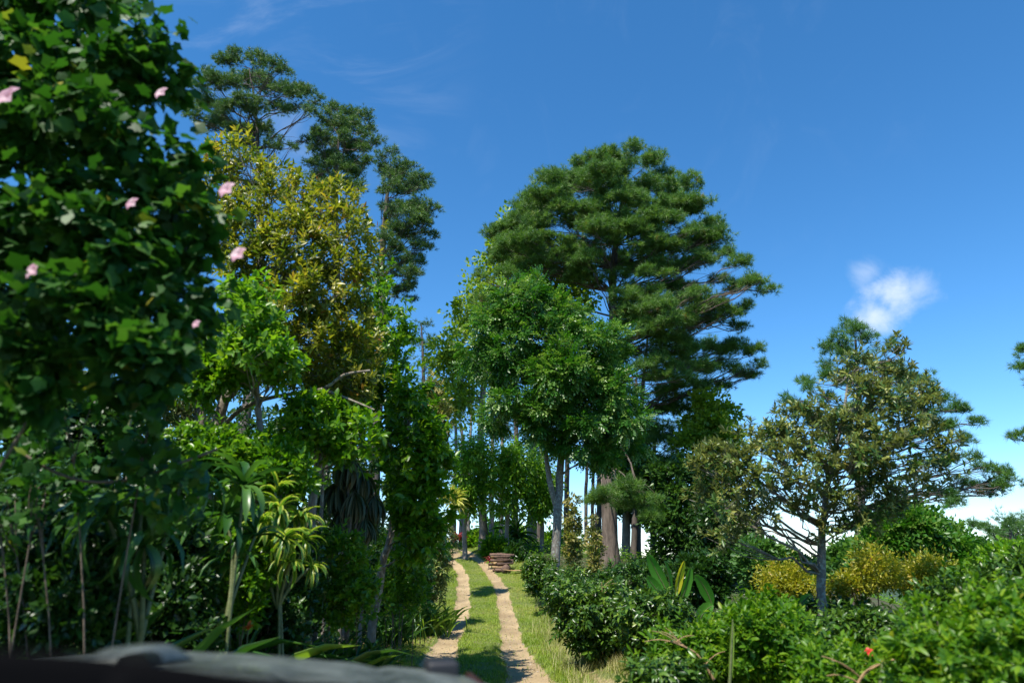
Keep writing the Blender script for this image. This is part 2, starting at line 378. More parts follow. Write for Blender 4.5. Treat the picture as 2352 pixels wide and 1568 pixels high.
def tree(name,label,cat,group,base,tpts,tr,wl,leafmat_,bark,rs,kind='leaf',sub=6,lr=.35,low=.25,wob=.03,limb_kw={},**kw):
    b=np.array(base,float); root=empty(name,tuple(b),label,cat,group)
    path=pathsm([b-np.array([0,0,.12])]+[np.array(p) for p in tpts],18)
    radii=np.interp(np.linspace(0,1,18),np.linspace(0,1,len(tr)),tr)
    radii=radii*np.concatenate([[1.35,1.15],np.ones(16)])
    path[2:-1]+=rs.normal(size=(15,3))*min(.02,radii[0]*.12)
    tseed=int(rs.integers(99))
    if kind=='leaf': (V,Fs,A),tips=crown_leaves(wl,rs,**kw)
    else: (V,Fs,A),tips=crown_needles(wl,rs,**kw)
    mesh_np('crown',V,Fs,M[leafmat_],root,A,org=b)
    lb=limbs(path,radii,tips,rs,lr=lr,subs=sub,low=low,**limb_kw); lb.add(path,radii,12,wob,tseed); lb.build('trunk',M[bark],root,b)
    return root
def ground_at(p,extra=0): return np.array([p[0],p[1],h1(p[0],p[1])+extra])
# ================================================================== SETTING
def axis_coords(lo,hi,near,step,grow=1.22):
    a=[0.0];s=step
    while a[-1]<hi: 
        if a[-1]>near: s*=grow
        a.append(a[-1]+s)
    b=[0.0];s=step
    while b[-1]>lo:
        if b[-1]<-near: s*=grow
        b.append(b[-1]-s)
    return np.array(sorted(set(b+a)))
def grid(xs,ys,zf):
    X,Y=np.meshgrid(xs,ys); Z=zf(X,Y); nx,ny=len(xs),len(ys)
    V=np.stack([X,Y,Z],-1).reshape(-1,3); i=np.arange(ny-1)[:,None]*nx; j=np.arange(nx-1)[None]
    return V,np.stack([i+j,i+j+1,i+nx+j+1,i+nx+j],-1).reshape(-1,4),X,Y
def groundmat():
    m,nt=newmat('forest soil'); L=nt.links.new; out=nd(nt,'ShaderNodeOutputMaterial'); pr=nd(nt,'ShaderNodeBsdfPrincipled'); L(pr.outputs[0],out.inputs[0])
    tc=nd(nt,'ShaderNodeTexCoord'); n=nd(nt,'ShaderNodeTexNoise'); n.inputs['Scale'].default_value=1.3; n.inputs['Detail'].default_value=9; n.inputs['Roughness'].default_value=.7; L(tc.outputs['Object'],n.inputs[0])
    r=ramp(nt,[(.3,(.035,.028,.016)),(.5,(.055,.05,.02)),(.7,(.05,.085,.02))]); L(n.outputs[0],r.inputs[0])
    ln=nd(nt,'ShaderNodeVectorMath',operation='LENGTH'); L(tc.outputs['Object'],ln.inputs[0]); mr_=nd(nt,'ShaderNodeMapRange'); L(ln.outputs['Value'],mr_.inputs[0]); mr_.inputs[1].default_value=55; mr_.inputs[2].default_value=110
    nf=nd(nt,'ShaderNodeTexNoise'); nf.inputs['Scale'].default_value=.06; nf.inputs['Detail'].default_value=10; L(tc.outputs['Object'],nf.inputs[0]); rf=ramp(nt,[(.35,(.012,.028,.012)),(.65,(.04,.075,.025))]); L(nf.outputs[0],rf.inputs[0])
    mf=nd(nt,'ShaderNodeMixRGB'); L(mr_.outputs[0],mf.inputs[0]); L(r.outputs[0],mf.inputs[1]); L(rf.outputs[0],mf.inputs[2]); L(mf.outputs[0],pr.inputs['Base Color']); pr.inputs['Roughness'].default_value=.95
    b=nd(nt,'ShaderNodeBump'); b.inputs['Strength'].default_value=.8; b.inputs['Distance'].default_value=.08; L(n.outputs[0],b.inputs['Height']); L(b.outputs[0],pr.inputs['Normal'])
    return m
def roadmat():
    m,nt=newmat('dirt track'); L=nt.links.new; out=nd(nt,'ShaderNodeOutputMaterial'); pr=nd(nt,'ShaderNodeBsdfPrincipled'); L(pr.outputs[0],out.inputs[0])
    tc=nd(nt,'ShaderNodeTexCoord'); at=nd(nt,'ShaderNodeAttribute',attribute_name='dirt')
    n=nd(nt,'ShaderNodeTexNoise'); n.inputs['Scale'].default_value=3.5; n.inputs['Detail'].default_value=8; n.inputs['Roughness'].default_value=.75; L(tc.outputs['Object'],n.inputs[0])
    n2=nd(nt,'ShaderNodeTexNoise'); n2.inputs['Scale'].default_value=28; n2.inputs['Detail'].default_value=5; n2.inputs['Roughness'].default_value=.8; L(tc.outputs['Object'],n2.inputs[0])
    n3=nd(nt,'ShaderNodeTexNoise'); n3.inputs['Scale'].default_value=.8; n3.inputs['Detail'].default_value=3; L(tc.outputs['Object'],n3.inputs[0])
    dcol=ramp(nt,[(.25,(.25,.18,.095)),(.5,(.37,.28,.155)),(.75,(.48,.38,.235))]); L(n2.outputs[0],dcol.inputs[0])
    mo=nd(nt,'ShaderNodeMixRGB',blend_type='MULTIPLY'); mo.inputs[0].default_value=.7; L(dcol.outputs[0],mo.inputs[1])
    r3=ramp(nt,[(.32,(.58,.52,.46)),(.62,(1.08,1.04,1.0))]); L(n3.outputs[0],r3.inputs[0]); L(r3.outputs[0],mo.inputs[2])
    gcol=ramp(nt,[(.3,(.07,.08,.018)),(.55,(.12,.15,.028)),(.75,(.20,.17,.07))]); L(n.outputs[0],gcol.inputs[0])
    f=nd(nt,'ShaderNodeMath',operation='MULTIPLY_ADD'); L(n.outputs[0],f.inputs[0]); f.inputs[1].default_value=1.0; 
    sb=nd(nt,'ShaderNodeMath',operation='SUBTRACT'); L(at.outputs['Fac'],sb.inputs[0]); sb.inputs[1].default_value=.50; L(sb.outputs[0],f.inputs[2])
    fr=ramp(nt,[(.38,(0,0,0)),(.56,(1,1,1))]); L(f.outputs[0],fr.inputs[0])
    mx=nd(nt,'ShaderNodeMixRGB'); L(fr.outputs[0],mx.inputs[0]); L(gcol.outputs[0],mx.inputs[1]); L(mo.outputs[0],mx.inputs[2]); L(mx.outputs[0],pr.inputs['Base Color'])
    pr.inputs['Roughness'].default_value=.92
    b=nd(nt,'ShaderNodeBump'); b.inputs['Strength'].default_value=.7; b.inputs['Distance'].default_value=.03
    ms=nd(nt,'ShaderNodeMath',operation='ADD'); L(n.outputs[0],ms.inputs[0]); L(n2.outputs[0],ms.inputs[1]); L(ms.outputs[0],b.inputs['Height']); L(b.outputs[0],pr.inputs['Normal'])
    return m
gx=axis_coords(-7000,7000,26,.8); gy=axis_coords(-7000,7000,60,.8)
V,Fq,X,Y=grid(gx,gy,lambda x,y: H(x,y)-.10*((np.abs(x-road_x(np.minimum(y,60)))<3.6)&(y>-6)&(y<50)))
tag(mesh_np('ground',V,[Fq],groundmat(),smooth=True),kind='structure')
# track corridor: follows the bend
def gapw(y): return np.interp(y,[0,13,60],[.78,.78,.74])
def dirtf(x,y):
    c=road_x(y); w=np.interp(y,[0,12,18,60],[.38,.34,.25,.23])+.02*np.sin(y*1.7)+.02*np.sin(y*4.1+1); d=x-c
    wl=.04*np.sin(y*.5)+.02*np.sin(y*2.3); 
    a=np.minimum(np.abs(d+gapw(y)+wl),np.abs(d-gapw(y)+.03*np.sin(y*.7+2)))
    v=1-sstep(w*.7,w*1.5,a)
    v=np.maximum(v,(1-sstep(.1,1.25,np.abs(d+.3)))*sstep(39,41.5,y)*.85)      # the ruts run together near the crest
    v=np.maximum(v,.50*(1-sstep(.0,.4,np.abs(d-2.0-.25*np.sin(y*.8))))*(1-sstep(13,19,y)))          # bare edge under the coffee bushes
    v=np.maximum(v,.45*(1-sstep(.0,.3,np.abs(d+1.95-.2*np.sin(y*1.4)))))
    return v
def rz(x,y):
    d=dirtf(x,y); return H(x,y)+.012-.075*np.clip(d,0,1)+.012*np.sin(x*9+y*3)*np.sin(y*7-x*5)*(1-d)+.008*np.sin(x*14)*np.sin(y*11+x*3)
ly=np.concatenate([np.arange(-5,10,.25),np.arange(10,30,.08),np.arange(30,49,.14)]); lx=np.arange(-4.4,4.41,.08)
LX,LY=np.meshgrid(lx,ly); XX=LX+road_x(LY); ZZ=rz(XX,LY)-.16*sstep(4.0,4.4,np.abs(LX))
nx=len(lx); i=np.arange(len(ly)-1)[:,None]*nx; j=np.arange(nx-1)[None]
tag(mesh_np('dirt_track',np.stack([XX,LY,ZZ],-1).reshape(-1,3),[np.stack([i+j,i+j+1,i+nx+j+1,i+nx+j],-1).reshape(-1,4)],roadmat(),attrs={'dirt':dirtf(XX,LY).ravel()},smooth=True),kind='structure')
# ---- grass
def grass(name,label,N,xr,yr,hmin,hmax,mat,seed,f,wf=.1,cat='grass'):
    rs=np.random.default_rng(seed); y=rs.uniform(yr[0],yr[1],N); y=yr[0]+(yr[1]-yr[0])*((y-yr[0])/(yr[1]-yr[0]))**1.25
    x=rs.uniform(xr[0],xr[1],N)+road_x(y)
    # tufts
    tx=np.round(x/.16)*.16+ .05*np.sin(x*91); x=np.where(rs.random(N)<.45,tx+rs.normal(0,.03,N),x)
    keep=rs.random(N)<f(x,y); x=x[keep];y=y[keep];n=len(x); z=rz(x,y)-.005
    L=rs.uniform(hmin,hmax,n)*(.7+.6*(np.sin(x*3+y*2)*np.sin(y*1.7-x)*.5+.5)); a=rs.uniform(0,6.283,n); tl=rs.uniform(.15,.9,n)
    ax=np.stack([np.cos(a)*tl,np.sin(a)*tl,np.ones(n)],-1); nr=np.stack([np.cos(a),np.sin(a),-tl*.2],-1)*-1
    tm=(np.array([[0,.5,0],[0,-.5,0],[.55,.35,-.05],[.55,-.35,-.05],[1,0,-.22]]),[np.array([[0,1,3,2]]),np.array([[2,3,4]])])
    cl=.5+.5*np.sin(x*1.1+2*np.sin(y*.6))*np.sin(y*.8); 
    P,Fs,A=leafset(tm,np.stack([x,y,z],-1),ax,nr,L,L*wf,np.clip(cl,0,1))
    return tag(mesh_np(name,P,Fs,M[mat],attrs=A),label,cat,kind='stuff')
def nd1(x,y):
    nz_=.28*np.sin(x*17+3*np.sin(y*2.1))*np.sin(y*5.3+2*np.sin(x*4))+.18*np.sin(y*13+x*9)
    return np.clip(1.05-1.7*(dirtf(x,y)+nz_*(dirtf(x,y)>.02)),0.012,1)*np.clip(1.05+.7*np.sin(x*2.3+1.5*np.sin(y*.7))*np.sin(y*1.1+x),.35,1)
def latd(x,y): return x-road_x(y)
grass('short_grass','short green grass growing between and beside the wheel ruts',420000,(-3.4,3.4),(9.5,47),.035,.10,'grass',5,lambda x,y: nd1(x,y)*(.35+.65*(np.abs(latd(x,y))<1.9)),.10)
grass('tall_grass','longer rough grass fringing the verges of the track',30000,(-3.2,4.0),(9,46),.10,.26,'grass',6,lambda x,y: nd1(x,y)*(np.abs(latd(x,y))>1.35),.05)
grass('dry_grass','straw coloured dry grass on the right verge in front of the coffee bushes',70000,(1.1,5),(7.5,23),.10,.34,'drygrass',8,lambda x,y: nd1(x,y)*sstep(1.2,2.0,latd(x,y))*(1-sstep(14,23,y)*.85),.035)
# fallen leaves under the left trees
def litter(name,label,N,x0,x1,y0,y1,seed,Ls=.07,mat='litter'):
    rs=np.random.default_rng(seed); x=rs.uniform(x0,x1,N); y=rs.uniform(y0,y1,N); z=H(x,y)+.03
    a=rs.uniform(0,6.28,N); ax=np.stack([np.cos(a),np.sin(a),rs.normal(0,.2,N)],-1); nr=unit(np.stack([rs.normal(0,.35,N),rs.normal(0,.35,N),np.ones(N)],-1))
    P,Fs,A=leafset(TL4,np.stack([x,y,z],-1),ax,nr,Ls*rs.uniform(.5,1.3,N),Ls*.5,.5)
    return tag(mesh_np(name,P,Fs,M[mat],attrs=A),label,'fallen leaves',kind='stuff')
litter('leaf_litter','brown fallen leaves covering the shaded soil left of the track',26000,-10,-1.9,3,26,3)
litter('fallen_leaves','few dry fallen leaves and twigs scattered over the wheel ruts and verge',2600,-3.2,2.6,9,40,4,.055)
# low undergrowth, left and right
def under(name,label,N,xf,y0,y1,seed,L,hh,mat,tm=TL4,ratio=.5):
    rs=np.random.default_rng(seed); y=rs.uniform(y0,y1,N); x=xf(y,rs,N); 
    z=H(x,y)+rs.random(N)**1.5*hh*(.5+.5*np.sin(x*1.9+y)*np.sin(y*1.3)+.25)
    a=rs.uniform(0,6.28,N); ax=np.stack([np.cos(a),np.sin(a),rs.normal(.1,.4,N)],-1); nr=unit(np.stack([rs.normal(0,.5,N),rs.normal(0,.5,N),np.ones(N)],-1))
    ll=L*rs.uniform(.6,1.3,N); P,Fs,A=leafset(tm,np.stack([x,y,z],-1),ax,nr,ll,ll*ratio,.5+.5*np.sin(x*2)*np.sin(y*2))
    return tag(mesh_np(name,P,Fs,M[mat],attrs=A),label,'undergrowth',kind='stuff')
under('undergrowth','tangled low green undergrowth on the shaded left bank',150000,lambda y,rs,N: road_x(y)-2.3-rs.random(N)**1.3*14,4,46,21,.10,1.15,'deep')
under('ground_cover','low leafy ground cover below the coffee bushes on the right',60000,lambda y,rs,N: road_x(y)+2.7+rs.random(N)**1.2*14,4,46,22,.085,.5,'ivy')
under('hilltop_growth','low green growth on the hilltop behind the woodpile',26000,lambda y,rs,N: road_x(np.minimum(y,50))+rs.uniform(1.5,26,N),40,58,23,.16,.7,'fresh')

# ================================================================== TREES
RS=lambda s: np.random.default_rng(s)
def cm(l,ox,oy,k=.4297): return [(ox+a*k,oy+b*k,c*k,d*k)+tuple(e) for a,b,c,d,*e in l]
def addoff(l,rs,amp): return puffs([(a,b,c,d,rs.uniform(-amp,amp)) for a,b,c,d in l],rs)
def puffs(l,rs):
    o=[]
    for a,b,c,d,f in l:
        k=max(1,int(round(c/d))); e=d*1.05
        for q in range(k):
            t=(q+.5)/k*2-1 if k>1 else 0; r_=e*rs.uniform(.75,1.15)
            o.append((a+t*(c-e*.5)+rs.uniform(-.15,.15)*e,b+rs.uniform(-.45,.35)*e,r_*1.15,r_*.82,f+rs.uniform(-1,1)*(.6 if k>1 else 0)))
    return o
# --- big pine
rs=RS(11)
LB=[(1090,190,170,70),(1270,260,70,60),(850,260,65,50),(1040,260,120,60),(700,340,100,60),(820,370,120,60),(950,350,80,50),(590,440,65,60),(700,460,110,55),(560,540,60,45),(640,570,100,45),(450,620,100,55),(380,640,45,45),(480,700,110,55),(560,660,70,45),(430,760,85,45),(800,500,90,35),(1000,440,60,35),
(1180,430,90,60),(1320,380,110,60),(1450,400,100,70),(1530,450,50,60),(1200,520,110,50),(1400,500,110,45),(1080,560,90,45),(950,620,120,55),(1060,660,110,50),(800,720,120,50),(900,740,100,35),(1250,630,90,45),
(1600,570,80,55),(1650,640,60,55),(1500,620,70,40),(1400,680,100,30),(1560,690,80,35),(1750,790,45,55),(1700,760,50,35),(1600,780,100,32),(1450,800,100,32),(1300,800,70,35),(1840,920,75,50),(1900,960,38,40),(1740,960,70,40),(1640,900,70,30),(1650,1040,60,45),(1740,1160,70,30),(1780,1060,50,32),(1500,970,80,30),(1300,850,110,38),(1180,830,60,35),(1350,930,60,32),
(1200,1000,100,45),(1300,1050,110,50),(1400,1110,90,50),(1480,1170,65,50),(1150,1080,90,45),(480,860,90,35),(300,900,65,45),(290,1000,65,45)]
LBd=addoff(cm(LB,980,275.6,.4102),rs,3.2)+[(a,b_,c*1.25,d*.85,o) for a,b_,c,d,o in poly_lobes([(1440,325),(1530,370),(1560,430),(1620,480),(1650,560),(1640,620),(1500,640),(1380,660),(1270,650),(1150,600),(1130,540),(1200,470),(1230,420),(1340,350)],70,26,38.,3.8,rs)]+[(a,b_,c*1.25,d*.85,o) for a,b_,c,d,o in poly_lobes([(1400,640),(1560,640),(1700,700),(1680,760),(1560,760),(1640,840),(1600,900),(1480,880),(1420,760)],36,25,38.,3.2,rs)]+[(1440,1120,38,16,-3),(1395,1140,34,14,-3.5),(1490,1150,34,14,-3),(1430,1160,26,12,-2),(1500,1185,28,12,-3),(1370,1155,26,10,-3)]
Yb=38.0; bx=D(1402,1310,Yb); b=ground_at(bx,-.1)
tree('pine_tree','tallest pine on the right of the track with a wide crown of dense needle tufts','pine tree','pine trees',b,[D(1400,1200,Yb),D(1398,1000,Yb),D(1408,760,Yb),D(1410,600,Yb),D(1432,450,Yb),D(1440,370,Yb)],[.46,.42,.33,.24,.14,.04],
     to_world(LBd,Yb),'pine_n','b_pine',rs,kind='needle',sub=7,lr=.22,low=.2,dens=62,L=.33,tm=TND,rowlen=9)
# --- lower pine on its right
rs=RS(12)
LN=[(1350,1230,130,50),(1500,1280,130,50),(1620,1290,90,50),(1720,1280,75,42),(1830,1290,55,48),(1870,1370,40,35),(1780,1420,70,45),(1700,1380,55,45),(1600,1400,100,50),(1450,1400,110,55),(1300,1350,90,60),(1650,1480,55,35),(1500,1490,110,55),(1350,1510,100,55)]
LNd=addoff(cm(LN,980,275.6,.4102),rs,2.5)+[(1540,940,60,35,1),(1500,1010,50,35,0),(1580,1010,50,35,1),(1540,1080,50,35,0),(1600,1090,40,30,1),(1480,1090,40,30,2),(1450,1040,45,32,2)]
Yn=42.; b=ground_at(D(1455,1310,Yn),-.1)
tree('pine_tree','darker pine with long low limbs reaching right under the tallest pine','pine tree','pine trees',b,[D(1458,1200,Yn),D(1470,1000,Yn),D(1480,850,Yn),D(1490,740,Yn)],[.20,.17,.13,.05],to_world(LNd,Yn),'pine_n','b_pinef',rs,kind='needle',sub=10,lr=.45,low=.25,dens=50,L=.36,tm=TND,rowlen=9)
# --- left pines
l1=[(400,160,110,45),(300,200,75,45),(520,210,90,45),(600,240,55,35),(200,250,55,45),(160,320,45,45),(260,310,80,50),(400,290,110,60),(530,320,80,50),(640,330,75,45),(720,360,55,35),(780,385,28,32),(180,400,60,35),(300,430,80,45),(430,420,70,45),(560,420,50,30),(650,440,45,25),(740,450,45,30),(60,390,45,35),(130,480,55,45),(230,520,70,45),(340,550,80,35),(460,560,80,45),(540,640,55,35),(60,440,40,50),(400,640,90,40),(550,600,45,35),(650,650,40,18),(720,610,30,22)]
l2=[(870,440,55,28),(960,470,65,35),(1050,490,35,35),(830,500,45,35),(930,540,80,45),(1040,560,55,45),(1120,610,42,20),(800,580,55,35),(900,640,80,45),(1010,650,75,45),(760,720,45,45),(850,720,75,45),(960,740,75,45),(1050,720,45,35),(780,800,55,35),(755,660,30,25),(880,830,80,50),(980,850,70,50)]
l3=[(1160,680,55,28),(1250,740,65,35),(1330,810,55,45),(1200,800,70,45),(1120,760,45,35),(1280,860,70,45),(1370,850,22,28),(1150,880,45,35),(1380,960,45,45),(1290,960,70,35),(1180,980,50,35),(1340,1040,60,35),(1410,1130,26,26),(1360,1110,50,35),(1230,1070,70,35),(1270,1130,60,35),(1350,1180,50,35),(1150,1150,45,45),(1210,1200,55,35),(1320,1240,50,35),(1240,1270,55,35),(1180,1300,35,35),(1290,1340,45,35),(1250,1400,55,35),(1290,1470,35,25),(1210,1450,40,45)]
fill=[[(480,160),(640,140),(700,220),(640,300),(520,310),(450,260)],[(735,260),(850,270),(870,340),(850,420),(740,420),(710,340)],[(870,380),(960,380),(1000,480),(990,580),(950,680),(890,640),(860,480)]]; fn=[12,17,28]
for i,(l,Yp,tp,lab) in enumerate([(l1,34.,[(470,1500),(470,900),(465,640),(450,400),(420,220)],'tall thin pine with a domed airy crown highest on the left'),
    (l2,37.,[(885,1600),(880,1000),(885,750),(900,600),(930,480)],'pine with a small narrow airy crown between the two other far left pines'),
    (l3,35.,[(1130,1700),(1130,1250),(1150,950),(1170,850),(1210,740)],'thin pine whose ragged crown hangs at the right edge of the far left group')]):
    rs=RS(20+i); P=[D(392+a*.4297,61.3+c*.4297,Yp) for a,c in tp]; b=ground_at(P[0])
    tree('pine_tree',lab,'pine tree','pine trees',b,[p for p in P if p[2]>b[2]+1.5],[.30,.20,.13,.08,.03],to_world(addoff(cm(l,392,61.3),rs,2.5)+[(a,b_,c*.9,d*.8,o) for a,b_,c,d,o in poly_lobes(fill[i],fn[i],20,Yp,3,rs)],Yp),'pine_b','b_pinef',rs,kind='needle',sub=12,lr=.45,low=.35,dens=100,L=.26,tm=TNS,rowlen=6)
# --- right pine behind loquat
rs=RS(30)
LY_=[(1000,200,85,45),(1060,250,55,55),(930,260,55,45),(870,300,38,50),(1230,270,38,30),(850,380,45,35),(950,340,75,50),(1080,360,65,50),(870,450,55,45),(730,480,35,35),(760,520,45,35),(1180,400,70,45),(1000,480,90,50),(1130,500,75,50),(1270,450,75,50),(1380,500,55,50),(650,590,45,25),(720,630,50,35),(850,580,70,50),(800,700,70,40),(1000,620,90,50),(1250,600,90,50),(1450,560,60,50),(1550,640,55,50),(1640,710,38,35),(1500,720,70,40),(1600,790,45,35),(1400,680,70,50),(1700,950,55,45),(1780,970,55,45),(1820,1020,45,45),(1720,1060,70,40),(1600,1040,70,40),(1500,1090,70,35),(1640,900,45,35),(1550,1130,50,25),(1480,900,80,50)]
Yy=27.; b=ground_at(D(1976,1500,Yy))
tree('pine_tree','bushy cone shaped pine standing behind the olive leaved tree','pine tree','pine trees',b,[D(1976,1300,Yy),D(1976,1100,Yy),D(1974,950,Yy),D(1965,780,Yy)],[.25,.2,.15,.04],to_world(addoff(cm(LY_,1531,673.75),rs,2.0),Yy),'pine_c','b_pinef',rs,kind='needle',sub=9,lr=.4,low=.2,dens=75,L=.27,tm=TND,rowlen=9)
rs=RS(31); Ye=24.; b=ground_at(D(2440,1400,Ye))
tree('pine_tree','pine cut by the right edge with two small twig clusters showing','pine tree','pine trees',b,[D(2440,1200,Ye),D(2430,950,Ye),D(2430,760,Ye)],[.22,.18,.1,.04],to_world(addoff(cm([(1885,330,40,30),(1900,400,28,16),(1880,765,45,30),(1905,290,20,22),(2040,500,90,60),(2060,800,100,60),(2080,250,70,60)],1531,673.75),rs,.6),Ye),'pine_c','b_pinef',rs,kind='needle',sub=7,dens=60,L=.25,tm=TND,rowlen=8)
rs=RS(32); Yd=44.; b=ground_at(D(2330,1420,Yd))
tree('pine_tree','distant flat topped pine low at the right edge','pine tree','pine trees',b,[D(2330,1320,Yd),D(2325,1250,Yd),D(2320,1210,Yd)],[.3,.25,.2,.05],to_world(addoff(cm([(1720,1250,65,35),(1800,1230,70,40),(1880,1190,45,40),(1650,1235,50,22),(1860,1260,70,40),(1760,1290,60,30),(1930,1240,60,50)],1531,673.75),rs,2),Yd),'pine_c','b_pinef',rs,kind='needle',sub=6,dens=18,L=.36,tm=TND,rowlen=8)
rs=RS(33); Yd=48.; b=ground_at(D(985,1300,Yd))
tree('pine_tree','small far pine top peeking over the glossy tree beside the road gap','pine tree','pine trees',b,[D(980,1100,Yd),D(972,850,Yd),D(968,740,Yd)],[.25,.2,.12,.04],to_world([(970,750,26,20,0),(955,790,30,20,1),(985,790,28,20,-1),(960,830,36,22,0),(985,850,30,22,1),(975,900,34,30,0),(1000,930,26,24,0)],Yd),'pine_b','b_pinef',rs,kind='needle',sub=6,dens=16,L=.3,tm=TNS,rowlen=7)
# --- central glossy tree
rs=RS(40); Yc=24.
poly=[(1240,620),(1300,670),(1370,720),(1440,770),(1455,880),(1485,950),(1488,1010),(1450,1065),(1390,1085),(1340,1075),(1290,1090),(1240,1025),(1150,1010),(1080,975),(1100,880),(1045,850),(1035,790),(1075,740),(1110,680),(1170,635)]
b=ground_at(D(1273,1335,Yc),-.1)
root=tree('broadleaf_tree','rounded dark glossy leaved tree with pale mottled forked trunk beside the track','tree','roadside broadleaf trees',b,[D(1278,1220,Yc),D(1285,1100,Yc),D(1296,960,Yc),D(1290,820,Yc),D(1265,700,Yc)],[.16,.15,.12,.08,.03],to_world(poly_lobes(poly,58,44,Yc,2.4,rs),Yc),'walnut','b_lich',rs,per=290,tmpl=TPN,L=.33,ratio=1.0,ncl=13,clsz=.17,up=.8,droop=.25,rand=.5,sub=4,limb_kw=dict(minr=.01))
fk=Tubes(); p=pathsm([D(1278,1160,Yc),D(1262,1100,Yc-.1),D(1248,1000,Yc-.2),D(1225,900,Yc-.2)],10); fk.add(p,np.linspace(.12,.05,10),10,.04,3); fk.build('fork_limb',M['b_lich'],root,b)
# --- light green tall trees behind
rs=RS(41); Yo=43.
b=ground_at(D(1110,1290,Yo))
tree('broadleaf_tree','tall light green tree showing behind the left side of the tallest pine','tree','roadside broadleaf trees',b,[D(1108,1150,Yo),D(1105,950,Yo),D(1130,750,Yo),D(1180,560,Yo)],[.26,.24,.2,.12,.04],to_world(poly_lobes([(1180,470),(1215,500),(1300,560),(1385,640),(1390,760),(1250,760),(1120,760),(1110,960),(1040,1000),(990,900),(985,790),(1020,690),(1060,640),(1090,600),(1110,550)],46,46,Yo,3,rs),Yo),'light','b_grey',rs,per=330,tmpl=TL4,L=.30,ratio=.75,ncl=22,clsz=.2,up=.5)
rs=RS(42); Yo=41.
b=ground_at(D(1640,1330,Yo))
tree('broadleaf_tree','bright yellow green tree just right of the pines against the sky','tree','roadside broadleaf trees',b,[D(1642,1200,Yo),D(1645,1050,Yo),D(1650,930,Yo)],[.2,.18,.1,.03],to_world(poly_lobes([(1640,880),(1690,915),(1722,1000),(1700,1080),(1640,1160),(1580,1150),(1560,1000),(1590,900)],20,36,Yo,2,rs),Yo),'light','b_grey',rs,per=420,tmpl=TL4,L=.28,ratio=.75,ncl=22,clsz=.2)
# --- row of young trees past the bend
for k,(poly,tx,lab) in enumerate([([(1040,1020),(1090,985),(1140,1010),(1140,1120),(1110,1190),(1060,1180),(1035,1110)],1068,'young fresh green tree with drooping sprays left of the straight trunks'),
     ([(1130,1010),(1180,1000),(1225,1030),(1220,1150),(1170,1200),(1125,1170)],1165,'young fresh green tree in front of the straight trunks, middle of three'),
     ([(1205,1030),(1260,1040),(1285,1100),(1275,1200),(1225,1220),(1200,1150)],1245,'young fresh green tree close behind the mottled forked trunk')]):
    rs=RS(50+k); Yq=40.+k; b=ground_at(D(tx,1290,Yq))
    tree('broadleaf_tree',lab,'tree','young trees past the bend',b,[D(tx,1200,Yq),D(tx+3,1100,Yq),D(tx,1030,Yq)],[.14,.12,.08,.03],to_world(poly_lobes(poly,20,30,Yq,1.6,rs),Yq),'fresh','b_grey',rs,per=300,tmpl=TL4,L=.26,ratio=.45,ncl=18,clsz=.25,up=.3,droop=.6)
# --- straight trunks on the hilltop, each a tall pine with a high crown
tk=[(1062,50,15,1260,'b_grey'),(1130,50,13,1300,'b_grey'),(1152,54,12,1300,'b_grey'),(1184,49,17,1300,'b_pinef'),(1222,47,23,1320,'b_grey'),(1241,53,13,1320,'b_pinef'),(1302,52,14,1320,'b_pinef'),(1347,56,9,1320,'b_pinef'),(1362,52,9,1320,'b_pinef'),(1377,50,14,1330,'b_pinef'),(1440,49,20,1330,'b_pinef'),(1466,52,16,1330,'b_pinef'),(1500,50,13,1330,'b_pinef'),(1045,47,11,1150,'b_grey'),(1077,54,9,1150,'b_grey')]
desc=['leftmost trunk above the crest beside the small red plant','pale slender trunk first behind the hilltop bushes','pale slender trunk second behind the hilltop bushes','dark thicker trunk above the stacked firewood','stout pale trunk left of the mottled forked trunk','thin dark trunk hugging the stout pale one','dark trunk hidden behind the mottled forked trunk','very thin trunk left of the tan flowering tree gap','very thin trunk in the bright gap left of the tallest pine','dark upright trunk just left of the tallest pine','thick leaning dark trunk just right of the tallest pine','second dark trunk right of the tallest pine','third dark trunk right of the tallest pine','tall bare trunk in the sky gap above the road','thin bare trunk right of the other in the sky gap above the road']
for k,((tx,Yt,w,yb,bk),dd) in enumerate(zip(tk,desc)):
    rs=RS(60+k); b=ground_at(D(tx,yb,Yt),-.2); r0=w*PX(Yt,1250)/2; top=[960,860][k%2] if k<13 else 840
    cx=tx+rs.uniform(-10,10); lb=[(cx+rs.uniform(-45,45) if tx>1090 else cx+rs.uniform(-20,14),top+rs.uniform(-30,60) ,rs.uniform(24,38),rs.uniform(14,24),rs.uniform(-2,2)) for _ in range(6)]
    if k>=13: lb=[(cx+rs.uniform(-22,14),top-30+rs.uniform(-30,60) ,22,16,rs.uniform(-2,2)) for _ in range(5)]
    tree('pine_tree','background pine: '+dd,'pine tree','pine trees on the hilltop',b,[D(tx-1,1150,Yt),D(tx+2,1040,Yt),D(cx,top+10,Yt)],[r0,r0*.9,r0*.75,r0*.35],to_world(lb,Yt),'pine_b','b_pinef' if bk!='b_grey' else 'b_grey',rs,kind='needle',sub=4,dens=9,L=.36,tm=TNS,rowlen=7,low=.6)
